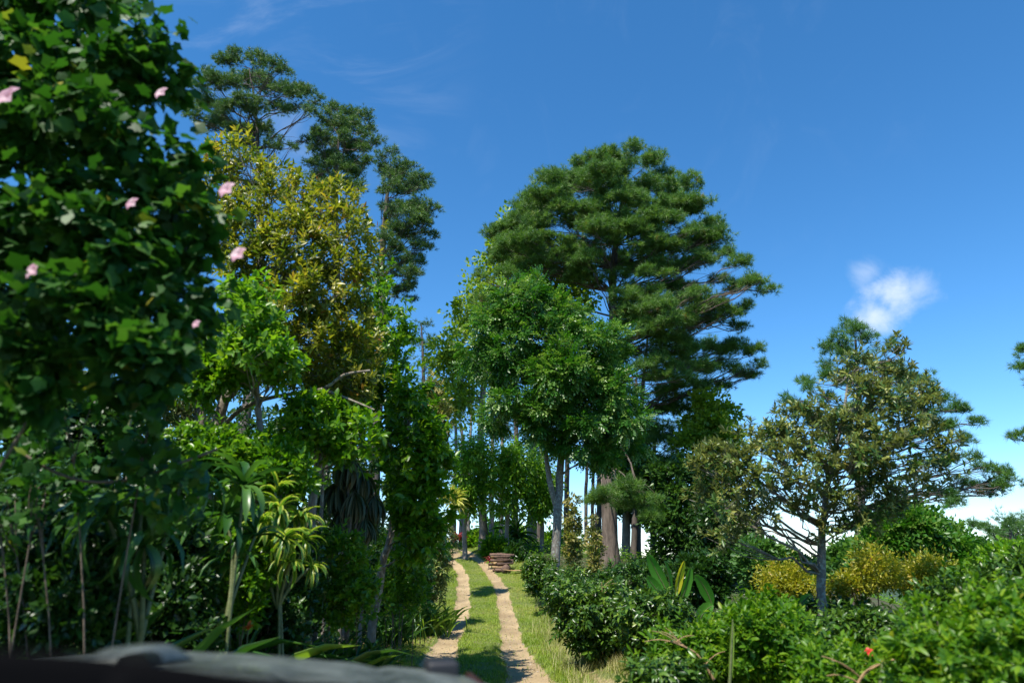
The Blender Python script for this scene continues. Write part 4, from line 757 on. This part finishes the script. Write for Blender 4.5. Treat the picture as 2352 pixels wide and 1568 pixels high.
for k,(A_,B_,bd,W,mt,nr) in enumerate([((1542,1375),(1487,1268),(-.05,.1,.1),.27,'ban',(-.4,-1,.3)),((1540,1370),(1524,1285),(.1,.1,.05),.22,'ban',(.9,-.6,.1)),((1552,1380),(1572,1285),(.0,.1,.1),.17,'bany',(.3,-1,.2)),((1560,1390),(1586,1300),(.1,.0,.1),.2,'ban',(.2,-1,.1)),((1640,1400),(1595,1318),(.05,.0,.15),.27,'ban',(-.5,-1,.2)),((1530,1380),(1485,1322),(-.1,0,.1),.26,'ban',(0,-1,.4)),((1600,1440),(1640,1390),(.0,0,.2),.3,'ban',(0,-1,.3))]):
    banana_leaf(D(A_[0],A_[1],Yg),D(B_[0],B_[1],Yg-.2),bd,1,W,mt,500+k,nr)
for k,(A_,B_,lab) in enumerate([((1674,1545),(1683,1420),'single upright blade leaf in front of the upright bright bush'),((2010,1620),(2030,1500),'single upright blade leaf below the red flower'),((1800,1420),(1865,1362),'pale leaning banana shoot left of the slim trunk')]):
    Yv=[6.6,5.2,12.][k]; b=ground_at(D(A_[0],A_[1],Yv)); root=empty('blade_leaf',tuple(b),lab,'plant'); 
    banana_leaf(D(A_[0],A_[1]+(60 if k<2 else 20),Yv),D(B_[0],B_[1],Yv),(.02,0,.1),1,.045 if k<2 else .2,'strapl' if k<2 else 'ban',520+k)
# ================================================================== FIREWOOD
def split_log(a,bp,r,mat,label,seed,kind='wedge',name='split_log',grp='stacked firewood'):
    rs=RS(seed); a=np.array(a,float); bp=np.array(bp,float); n=9 if kind=='round' else 5
    ang=np.sort(rs.uniform(0,2*math.pi,n)) if kind!='round' else np.arange(n)*2*math.pi/n
    if kind=='plank': ang=np.array([.25,2.9,3.4,6.03]); n=4
    rr=r*rs.uniform(.8,1.15,n); t=unit(bp-a); s=unit(np.cross(t,[0,0,1])); u=np.cross(s,t); V=[]
    for q in np.linspace(0,1,5):
        c=a+(bp-a)*q+rs.normal(size=3)*r*.05
        for k in range(n): V.append(c+rr[k]*(math.cos(ang[k])*s+math.sin(ang[k])*u*(.35 if kind=='plank' else 1)))
    Q=[[i*n+k,i*n+(k+1)%n,(i+1)*n+(k+1)%n,(i+1)*n+k] for i in range(4) for k in range(n)]
    o=mesh_np(name,np.array(V),[np.array(Q),np.array([list(range(n))[::-1],[4*n+k for k in range(n)]])],M[mat],org=a); o.location=tuple(a)
    return tag(o,label,'log',grp)
Yw=36.4; wb=D(1153,1300,Yw); g0=ground_at(wb)[2]
def W(dx,dz,dy=0): x=wb[0]+dx; return np.array([x,Yw+dy,g0+dz])
s=PX(Yw,1280)
names=['bottom','lower','middle','upper','topmost']
top=D(1153,1262,Yw)[2]-g0
rs=RS(660); lay=['bottom','second','third','fourth','fifth','top']
for row in range(6):
    for q in range(3 if row<5 else 2):
        z=.09+row*.15+rs.uniform(-.02,.02); y0=.32-.3*q+rs.uniform(-.04,.04); a0=-.42+rs.uniform(-.28,.2); b0=.36+rs.uniform(-.25,.3)
        split_log(W(a0,z,y0),W(b0,z+rs.uniform(-.05,.05),y0+rs.uniform(-.12,.12)),rs.uniform(.065,.095),'wood' if rs.random()<.22 else 'logb','split log in the firewood stack, %s layer, %s'%(lay[row],['back','middle','front'][q]),600+row*3+q)
c=D(1160,1300,Yw-.5); gz=h1(c[0],c[1]); split_log((c[0]-.03,c[1]-.25,gz+.19),(c[0]+.12,c[1]+.5,gz+.2),.2,'logb','thick round log with reddish bark in front of the firewood stack',640,'round','round_log')
for k in range(5):
    a=W(.12+.22*k,0,-.75-.28*k); e=a+np.array([.95,-.85,0]); a[2]=h1(a[0],a[1])+.20; e[2]=h1(e[0],e[1])+.12
    split_log(a,e,.12,'plank','pale split plank on the verge below the stack, %s'%['nearest the stack','second from the stack','middle of the five','second from the lower end','lowest and nearest'][k],650+k,'plank','wood_plank','pale planks on the verge')
# small stones in ruts
rs=RS(700); VV=[];FF=[];n=0
import bmesh
bm=bmesh.new()
for k in range(420):
    y=rs.uniform(9,40); sd=rs.choice([-1,1]); x=road_x(y)+sd*gapw(y)+rs.normal(0,.28); r=rs.uniform(.008,.028)
    mt=Matrix.Translation((float(x),y,float(rz(x,np.array(y)))+r*.2))@Matrix.Rotation(rs.uniform(0,6),4,'Z')@Matrix.Diagonal((r*1.3,r,r*.6,1))
    bmesh.ops.create_icosphere(bm,subdivisions=1,radius=1,matrix=mt)
me=bpy.data.meshes.new('pebbles'); bm.to_mesh(me); bm.free(); me.materials.append(barkmat('stone',(.22,.17,.12),(.45,.38,.3),scale=30,stretch=1)); o=bpy.data.objects.new('pebbles',me); link(o); tag(o,'scattered small pebbles lying in the wheel ruts','pebbles',kind='stuff')

# unseen trees added left of the frame so their canopy shades the bank
for k,(x,y,hh,lab) in enumerate([(-4.7,-1.2,6.9,'unseen added shade tree beside the vehicle, nearest of the row left of the frame'),(-5.6,1.6,6.8,'unseen added shade tree second in the row left of the frame'),(-8.4,4.2,7.6,'unseen added shade tree third in the row left of the frame'),(-11.5,7.5,9.5,'unseen added shade tree furthest in the row left of the frame')]):
    rs=RS(800+k); b=ground_at(np.array([x,y,0])); wl=[]
    for q in range(30):
        d=unit(rs.normal(size=3)); c=b+np.array([0,0,hh*.62])+d*np.array([1.7,1.9,1.7])*rs.random()**.4; wl.append((c,np.array([.6,.6,.45])))
    tree('unseen_shade_tree',lab,'tree','unseen added shade trees left of the frame',b,[b+[0,0,hh*.4],b+[.2,.1,hh*.8]],[.14,.1,.03],wl,'deep','b_grey',rs,per=160,tmpl=TL4,L=.17,ratio=.55,ncl=14,clsz=.3,sub=3)

for k,(px_,yy,n,L_,W_,mt,lab) in enumerate([(30,4.9,60,1.45,.06,'strap','broad dark leaved clump at the far lower left corner'),(150,5.4,60,1.45,.06,'strap','broad dark leaved clump second from the lower left corner'),(270,5.9,60,1.45,.055,'strap','broad dark leaved clump behind the bonnet scoop'),(400,6.6,70,1.45,.05,'strap','arching dark leaved clump behind the middle of the bonnet'),(480,7.4,60,1.45,.05,'strapl','greener arching leaved clump left of the orange flower'),(590,8.3,80,1.25,.05,'strap','arching dark leaved clump right of the orange flower'),(700,9.6,60,.95,.05,'strapl','greener arching leaved clump at the foot of the grey sapling')]):
    clump(lab,(px_,1530),yy,n,L_,W_,mt,240+k,tm=[TSU,TST][k%2],spread=.28,elev=(.5,1.45))
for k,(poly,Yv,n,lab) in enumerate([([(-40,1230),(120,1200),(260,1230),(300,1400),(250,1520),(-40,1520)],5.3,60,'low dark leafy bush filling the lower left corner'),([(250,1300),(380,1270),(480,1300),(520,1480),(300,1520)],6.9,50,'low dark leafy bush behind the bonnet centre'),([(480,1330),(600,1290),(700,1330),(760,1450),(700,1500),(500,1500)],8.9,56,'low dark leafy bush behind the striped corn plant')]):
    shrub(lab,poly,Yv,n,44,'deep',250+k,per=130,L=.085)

rs=RS(770)
for k,(P,Yv,lab) in enumerate([([(1384,1500),(1386,1420),(1382,1335)],12.9,'bare pale stem with dry side twigs standing in the near coffee bush'),([(1960,1600),(1990,1540),(2090,1500)],5.6,'thin dry twig leaning in the corner hedge'),([(1640,1560),(1600,1500),(1540,1470)],7.2,'thin dry twig leaning out of the low coffee bush')]):
    pp=[D(a,c,Yv) for a,c in P]; b=pp[0]; root=empty('dead_branch',tuple(b),lab,'dead branch','dead branches on the right'); t=Tubes(); pm=pathsm(pp,12); t.add(pm,np.linspace(.014,.006,12),6,.05,k)
    for q in range(7):
        s_=pm[rs.integers(2,11)]; e_=s_+np.array([rs.choice([-1,1])*rs.uniform(.12,.3),rs.uniform(-.1,.1),rs.uniform(.0,.16)]); t.add(bez(s_,(s_+e_)/2+np.array([0,0,.05]),e_,5),np.linspace(.006,.003,5),4)
    t.build('branch',M['wood'],root,b)

for k,(poly,Yv,n,mt,lab) in enumerate([([(440,1180),(540,1130),(620,1180),(640,1320),(600,1440),(470,1440)],7.9,46,'glossy','sunlit glossy shrub left of the striped corn plant'),([(690,1230),(780,1200),(860,1240),(880,1400),(800,1450),(700,1430)],10.,46,'bright','mixed green shrub under the plant with the dead leaf skirt'),([(860,1230),(950,1220),(1000,1290),(990,1400),(880,1430)],13.2,40,'glossy','sunlit leafy shrub right of the leaning pale stem'),([(380,980),(500,960),(560,1040),(540,1130),(400,1140)],8.2,30,'glossy','leafy shrub in front of the short pale trunk')]):
    shrub(lab,poly,Yv,n,36,mt,270+k,per=130,L=.085)

shrub('dark coffee bush filling the gap right of the slim pale trunk',[(1850,1405),(1960,1395),(2080,1400),(2100,1530),(1860,1545)],9.4,40,40,'coffee',274,per=190,L=.10,ratio=.42,**kwc)
# ================================================================== VEHICLE
def carmat(name,col,rough,metal=0,dust=None,coat=0):
    m,nt=newmat(name); L=nt.links.new; out=nd(nt,'ShaderNodeOutputMaterial'); pr=nd(nt,'ShaderNodeBsdfPrincipled'); L(pr.outputs[0],out.inputs[0])
    pr.inputs['Base Color'].default_value=(*col,1); pr.inputs['Roughness'].default_value=rough; pr.inputs['Metallic'].default_value=metal; pr.inputs['Coat Weight'].default_value=coat
    if dust:
        tc=nd(nt,'ShaderNodeTexCoord'); n=nd(nt,'ShaderNodeTexNoise'); n.inputs['Scale'].default_value=5; n.inputs['Detail'].default_value=8; n.inputs['Roughness'].default_value=.72; n.inputs['Distortion'].default_value=1.5; L(tc.outputs['Object'],n.inputs[0])
        r=ramp(nt,[(.36,col),(.62,dust)]); L(n.outputs[0],r.inputs[0]); L(r.outputs[0],pr.inputs['Base Color'])
        r2=ramp(nt,[(.36,(rough,)*3),(.62,(min(1,rough+.35),)*3)]); L(n.outputs[0],r2.inputs[0]); L(r2.outputs[0],pr.inputs['Roughness'])
    return m
mb=carmat('dusty grey paint',(.045,.055,.052),.34,.2,(.14,.16,.145),.2); mk=carmat('black plastic',(.012,.012,.014),.55); md_=carmat('black dashboard',(.003,.003,.0035),.9); md_.node_tree.nodes['Principled BSDF'].inputs['Specular IOR Level'].default_value=.02; mr=carmat('red marker',(.035,.008,.008),.35); mg=carmat('headlamp glass',(.5,.52,.55),.08); mt_=carmat('tyre rubber',(.015,.015,.015),.8); ms=carmat('steel wheel',(.35,.35,.36),.35,.8); mgl=carmat('dark scoop face',(.01,.01,.012),.4)
car=empty('car',(0,0,0),'dusty grey vehicle bonnet seen from inside over the dark dashboard edge','car')
# car frame: origin = camera foot, x right, y forward, turned left
YAW=math.radians(14); cy_,sy_=math.cos(YAW),math.sin(YAW); cw,sw=cy_,sy_
HX0,HX1,HY0,HY1=-1.52,.55,.95,2.55
def hood_z(x,y):
    u=(x-(HX0+HX1)/2)/((HX1-HX0)/2)            # -1..1 across
    v=(y-HY0)/(HY1-HY0)
    z=1.675-.05*np.abs(u)**2-.055*np.clip(u,0,1)-.10*np.clip(np.abs(u)-.84,0,1)**1.3*9*.35
    z=z-.035*v*v-.0*v -.30*np.clip(v-.93,0,1)**1.2*6*.4
    z=z+.022*(sstep(.40,.34,np.abs(u))*sstep(1.05,.6,v)*1.0)
    z=z-.012*np.exp(-((np.abs(u)-.62)/.03)**2)
    return z
def tw(V):
    V=np.asarray(V,float); X=V[:,0]*cw-V[:,1]*sw; Y=V[:,0]*sw+V[:,1]*cw; return np.stack([X,Y,V[:,2]],-1)
def cgrid(xs,ys,zf,name,mat,parent,thick=.0):
    X,Y=np.meshgrid(xs,ys); Z=zf(X,Y); nx=len(xs); V=tw(np.stack([X,Y,Z],-1).reshape(-1,3)); i=np.arange(len(ys)-1)[:,None]*nx; j=np.arange(nx-1)[None]
    o=mesh_np(name,V,[np.stack([i+j,i+j+1,i+nx+j+1,i+nx+j],-1).reshape(-1,4)],mat,parent,smooth=True)
    if thick: md=o.modifiers.new('s','SOLIDIFY'); md.thickness=thick; md.offset=-1
    return o
hood=cgrid(np.linspace(HX0,HX1,60),np.linspace(HY0,HY1,50),hood_z,'bonnet',mb,car,.02)
def cbox(name,mat,parent,x0,x1,y0,y1,z0,z1,bev=.03,seg=4,taper=None):
    bm=bmesh.new(); bmesh.ops.create_cube(bm,size=1)
    for v in bm.verts: v.co=Vector(((x0+x1)/2+v.co.x*(x1-x0),(y0+y1)/2+v.co.y*(y1-y0),(z0+z1)/2+v.co.z*(z1-z0)))
    if taper: taper(bm)
    bmesh.ops.bevel(bm,geom=bm.edges[:],offset=bev,segments=seg,profile=.6,affect='EDGES')
    for v in bm.verts:
        x,y=v.co.x,v.co.y; v.co.x=x*cw-y*sw; v.co.y=x*sw+y*cw
    me=bpy.data.meshes.new(name); bm.to_mesh(me); bm.free(); me.materials.append(mat)
    for p in me.polygons: p.use_smooth=True
    o=bpy.data.objects.new(name,me); link(o,parent); return o
cbox('body',mb,car,HX0-.08,HX1+.08,.25,HY1+.03,.62,1.42,.08)
cbox('bumper',mk,car,HX0-.1,HX1+.1,HY1-.02,HY1+.22,.55,.86,.05)
cbox('grille',mk,car,HX0+.5,HX1-.5,HY1+.0,HY1+.06,.95,1.3,.02)
for sx in (HX0+.05,HX1-.35): cbox('headlight',mg,car,sx,sx+.3,HY1-.04,HY1+.07,1.02,1.26,.04)
# bonnet scoop (raised air intake) near the left
def scoop():
    prof=[(168,1522),(180,1511),(212,1500),(242,1489),(272,1484),(318,1483),(338,1489),(350,1503),(356,1524)]
    P=pathsm([D(a,c,1.72) for a,c in prof],26); V=[]; m=11
    for q in range(m):
        t=q/(m-1); dy=-.07+.20*t; edge=(2*abs(t-.5))**4
        for p in P:
            z0=P[0][2]-.01; V.append([p[0]+dy*.25,p[1]+dy,z0+(p[2]-z0)*(1-.75*edge)])
    n=len(P); i=np.arange(m-1)[:,None]*n; j=np.arange(n-1)[None]; Q=np.stack([i+j,i+j+1,i+n+j+1,i+n+j],-1).reshape(-1,4)
    o=mesh_np('bonnet_scoop',V,[Q],mb,car,smooth=True); md=o.modifiers.new('s','SOLIDIFY'); md.thickness=.008
    Pm=[D(a,c,1.648) for a,c in ((268,1522),(276,1504),(300,1497),(330,1497),(344,1506),(350,1524))]
    Vm=[[p[0],1.640-.0,p[2]] for p in Pm]; Vm+=[[p[0],1.70,p[2]-.002] for p in Pm]; k=len(Pm)
    mesh_np('scoop_dark_face',Vm,[np.array([list(range(k))]),np.array([[a,a+1,k+a+1,k+a] for a in range(k-1)])] if k!=4 else [],mgl,o)  # flat dark sheet over the right half of the scoop's near side
scoop()
# marker lamp and red strip near the right front corner
def hz_(x,y): return float(hood_z(np.array(x),np.array(y)))
lx_,ly_=.36,HY1-.19
cbox('marker_lamp',mk,car,lx_-.05,lx_+.05,ly_-.04,ly_+.08,hz_(lx_,ly_)-.02,hz_(lx_,ly_)+.035,.015)
cbox('marker_strip',mr,car,.462,.482,HY1-.26,HY1-.04,hz_(.47,HY1-.17)-.015,hz_(.47,HY1-.17)+.006,.003)
# dashboard edge close to the camera (lower left)
def dash(X,Y): return np.zeros_like(X)
a=D(-60,1484,.62); a2=D(560,1545,.7); c2=D(900,1582,.8)
V=[];n_=12
for t in np.linspace(0,1,40):
    p=a*(1-t)+c2*t if False else pathsm([a,D(250,1505,.66),a2,c2],40)[int(t*39)]
    for q in range(n_):
        an=math.pi*.5*q/(n_-1); V.append(p+np.array([-.0,-.10*math.sin(an)*0-.16*(1-math.cos(an))*1.2,-.06*math.sin(an)-.10*q/(n_-1)])+np.array([0,-.0,0]))
V=np.array(V); i=np.arange(39)[:,None]*n_; j=np.arange(n_-1)[None]; Q=np.stack([i+j,i+j+1,i+n_+j+1,i+n_+j],-1).reshape(-1,4)
o=mesh_np('dashboard',V,[Q],md_,car,smooth=True); md=o.modifiers.new('s','SOLIDIFY'); md.thickness=.02
# wheels
for wx in (HX0+.08,HX1-.08):
    for wy in (1.75,):
        bm=bmesh.new(); bmesh.ops.create_cone(bm,cap_ends=True,segments=40,radius1=.40,radius2=.40,depth=.26,matrix=Matrix.Rotation(math.pi/2,4,'Y')); bmesh.ops.bevel(bm,geom=[e for e in bm.edges if len(e.link_faces)==2 and e.calc_face_angle()>1],offset=.04,segments=3,affect='EDGES')
        me=bpy.data.meshes.new('wheel'); bm.to_mesh(me); bm.free(); me.materials.append(mt_); wl_=bpy.data.objects.new('wheel',me); link(wl_,car); q=tw([[wx,wy,0]])[0]; wl_.location=(q[0],q[1],h1(q[0],q[1])+.40); wl_.rotation_euler=(0,0,YAW)
        bm=bmesh.new(); bmesh.ops.create_cone(bm,cap_ends=True,segments=24,radius1=.23,radius2=.21,depth=.28,matrix=Matrix.Rotation(math.pi/2,4,'Y')); me=bpy.data.meshes.new('rim'); bm.to_mesh(me); bm.free(); me.materials.append(ms); r_=bpy.data.objects.new('rim',me); link(r_,wl_)
# ================================================================== LIGHT, SKY, CAMERA
SUN=Vector((-.34,-.50,1.0)).normalized(); EL=math.asin(SUN.z); ROT=math.atan2(SUN.x,SUN.y)
sl=bpy.data.lights.new('sun','SUN'); sl.energy=4.8; sl.angle=math.radians(.5); sl.color=(1,.95,.86); so=bpy.data.objects.new('sun',sl); C.objects.link(so); so.rotation_euler=(-SUN).to_track_quat('-Z','Y').to_euler(); so.location=SUN*60
w=bpy.data.worlds.new('World'); SC.world=w; w.use_nodes=True; nt=w.node_tree; nt.nodes.clear(); L=nt.links.new
out=nd(nt,'ShaderNodeOutputWorld'); bg=nd(nt,'ShaderNodeBackground'); bg.inputs[1].default_value=.115; L(bg.outputs[0],out.inputs[0])
sk=nd(nt,'ShaderNodeTexSky'); sk.sky_type='NISHITA'; sk.sun_disc=False; sk.sun_elevation=EL; sk.sun_rotation=ROT; sk.altitude=1400; sk.air_density=1.0; sk.dust_density=.0; sk.ozone_density=4.0
tc=nd(nt,'ShaderNodeTexCoord'); vec=tc.outputs['Generated']
hs=nd(nt,'ShaderNodeHueSaturation'); hs.inputs['Saturation'].default_value=1.24; hs.inputs['Hue'].default_value=.496; hs.inputs['Value'].default_value=1.17; L(sk.outputs[0],hs.inputs['Color'])
def cdot(p,Y=100.):
    d=D(p[0],p[1],Y)-np.array([0,0,CAMZ]); d=d/np.linalg.norm(d); n=nd(nt,'ShaderNodeVectorMath',operation='DOT_PRODUCT'); L(vec,n.inputs[0]); n.inputs[1].default_value=tuple(d); return n.outputs['Value']
def mrange(x,a,b,c=0,d=1,smooth=True):
    n=nd(nt,'ShaderNodeMapRange'); n.interpolation_type='SMOOTHSTEP' if smooth else 'LINEAR'; L(x,n.inputs[0]); n.inputs[1].default_value=a; n.inputs[2].default_value=b; n.inputs[3].default_value=c; n.inputs[4].default_value=d; return n.outputs[0]
def mth(op,a,b):
    n=nd(nt,'ShaderNodeMath',operation=op)
    for k,x in enumerate((a,b)):
        if isinstance(x,(int,float)): n.inputs[k].default_value=x
        else: L(x,n.inputs[k])
    return n.outputs[0]
def noise(sc,det=6,ro=.6,dist=0,mapsc=None,rot=None):
    n=nd(nt,'ShaderNodeTexNoise'); n.inputs['Scale'].default_value=sc; n.inputs['Detail'].default_value=det; n.inputs['Roughness'].default_value=ro; n.inputs['Distortion'].default_value=dist
    if mapsc: 
        mp=nd(nt,'ShaderNodeMapping'); mp.inputs['Scale'].default_value=mapsc; mp.inputs['Rotation'].default_value=rot or (0,0,0); L(vec,mp.inputs[0]); L(mp.outputs[0],n.inputs[0])
    else: L(vec,n.inputs[0])
    return n.outputs[0]
nz=noise(14,7,.62,.3)
def blob(p,rad,soft=1.25,amt=.045):
    # rad in radians
    d=cdot(p); ang=nd(nt,'ShaderNodeMath',operation='ARCCOSINE'); L(d,ang.inputs[0]); a=mth('DIVIDE',ang.outputs[0],rad)
    v=mth('ADD',mth('SUBTRACT',1.0,a),mth('MULTIPLY',mth('SUBTRACT',nz,.5),2.6)); return mrange(v,.0,soft)
c1=mth('MAXIMUM',blob((2050,672),.042),blob((2010,725),.036)); c1=mth('MAXIMUM',c1,mth('MULTIPLY',blob((1995,625),.028),.45))
c1=mth('MAXIMUM',c1,mth('MULTIPLY',blob((2105,660),.032),.6)); c1=mth('MULTIPLY',c1,.8)
cir=mrange(noise(3.2,7,.6,1.2,(1.0,3.5,2.6),(.3,.5,.9)),.47,.78); dC=cdot((640,60)); cir=mth('MULTIPLY',cir,mth('MULTIPLY',mrange(dC,.96,.997),.15))
cir2=mth('MULTIPLY',mrange(noise(4,6,.6,1.0,(3,1,2),(.2,.1,.4)),.52,.8),mth('MULTIPLY',mrange(cdot((1500,60)),.9,.99),.03))
sx=nd(nt,'ShaderNodeSeparateXYZ'); L(vec,sx.inputs[0]); zz=sx.outputs[2]
low=mth('MULTIPLY',mrange(zz,.125,.03),mrange(noise(5,7,.6,.4,(1,1,4)),.40,.62)); low=mth('MULTIPLY',low,.26)
cl=mth('MAXIMUM',mth('MAXIMUM',c1,cir),mth('MAXIMUM',cir2,low))
mx=nd(nt,'ShaderNodeMixRGB'); L(cl,mx.inputs[0]); L(hs.outputs[0],mx.inputs[1]); mx.inputs[2].default_value=(4.5,5.1,6.0,1)
L(mx.outputs[0],bg.inputs[0])
cam=bpy.data.cameras.new('camera'); co=bpy.data.objects.new('camera',cam); C.objects.link(co); co.location=(0,0,CAMZ); co.rotation_euler=(math.pi/2+PITCH,0,0)
cam.sensor_width=36; cam.lens=F*36/1024; cam.clip_start=.02; cam.clip_end=20000
cam.dof.use_dof=True; cam.dof.focus_distance=24; cam.dof.aperture_fstop=1.25
SC.camera=co
SC.render.engine='CYCLES'; SC.view_settings.view_transform='Standard'; SC.view_settings.look='None'; SC.view_settings.gamma=1; SC.view_settings.exposure=.82
SC.cycles.max_bounces=8; SC.cycles.transmission_bounces=6; SC.cycles.diffuse_bounces=4; SC.cycles.transparent_max_bounces=8; SC.cycles.use_fast_gi=False
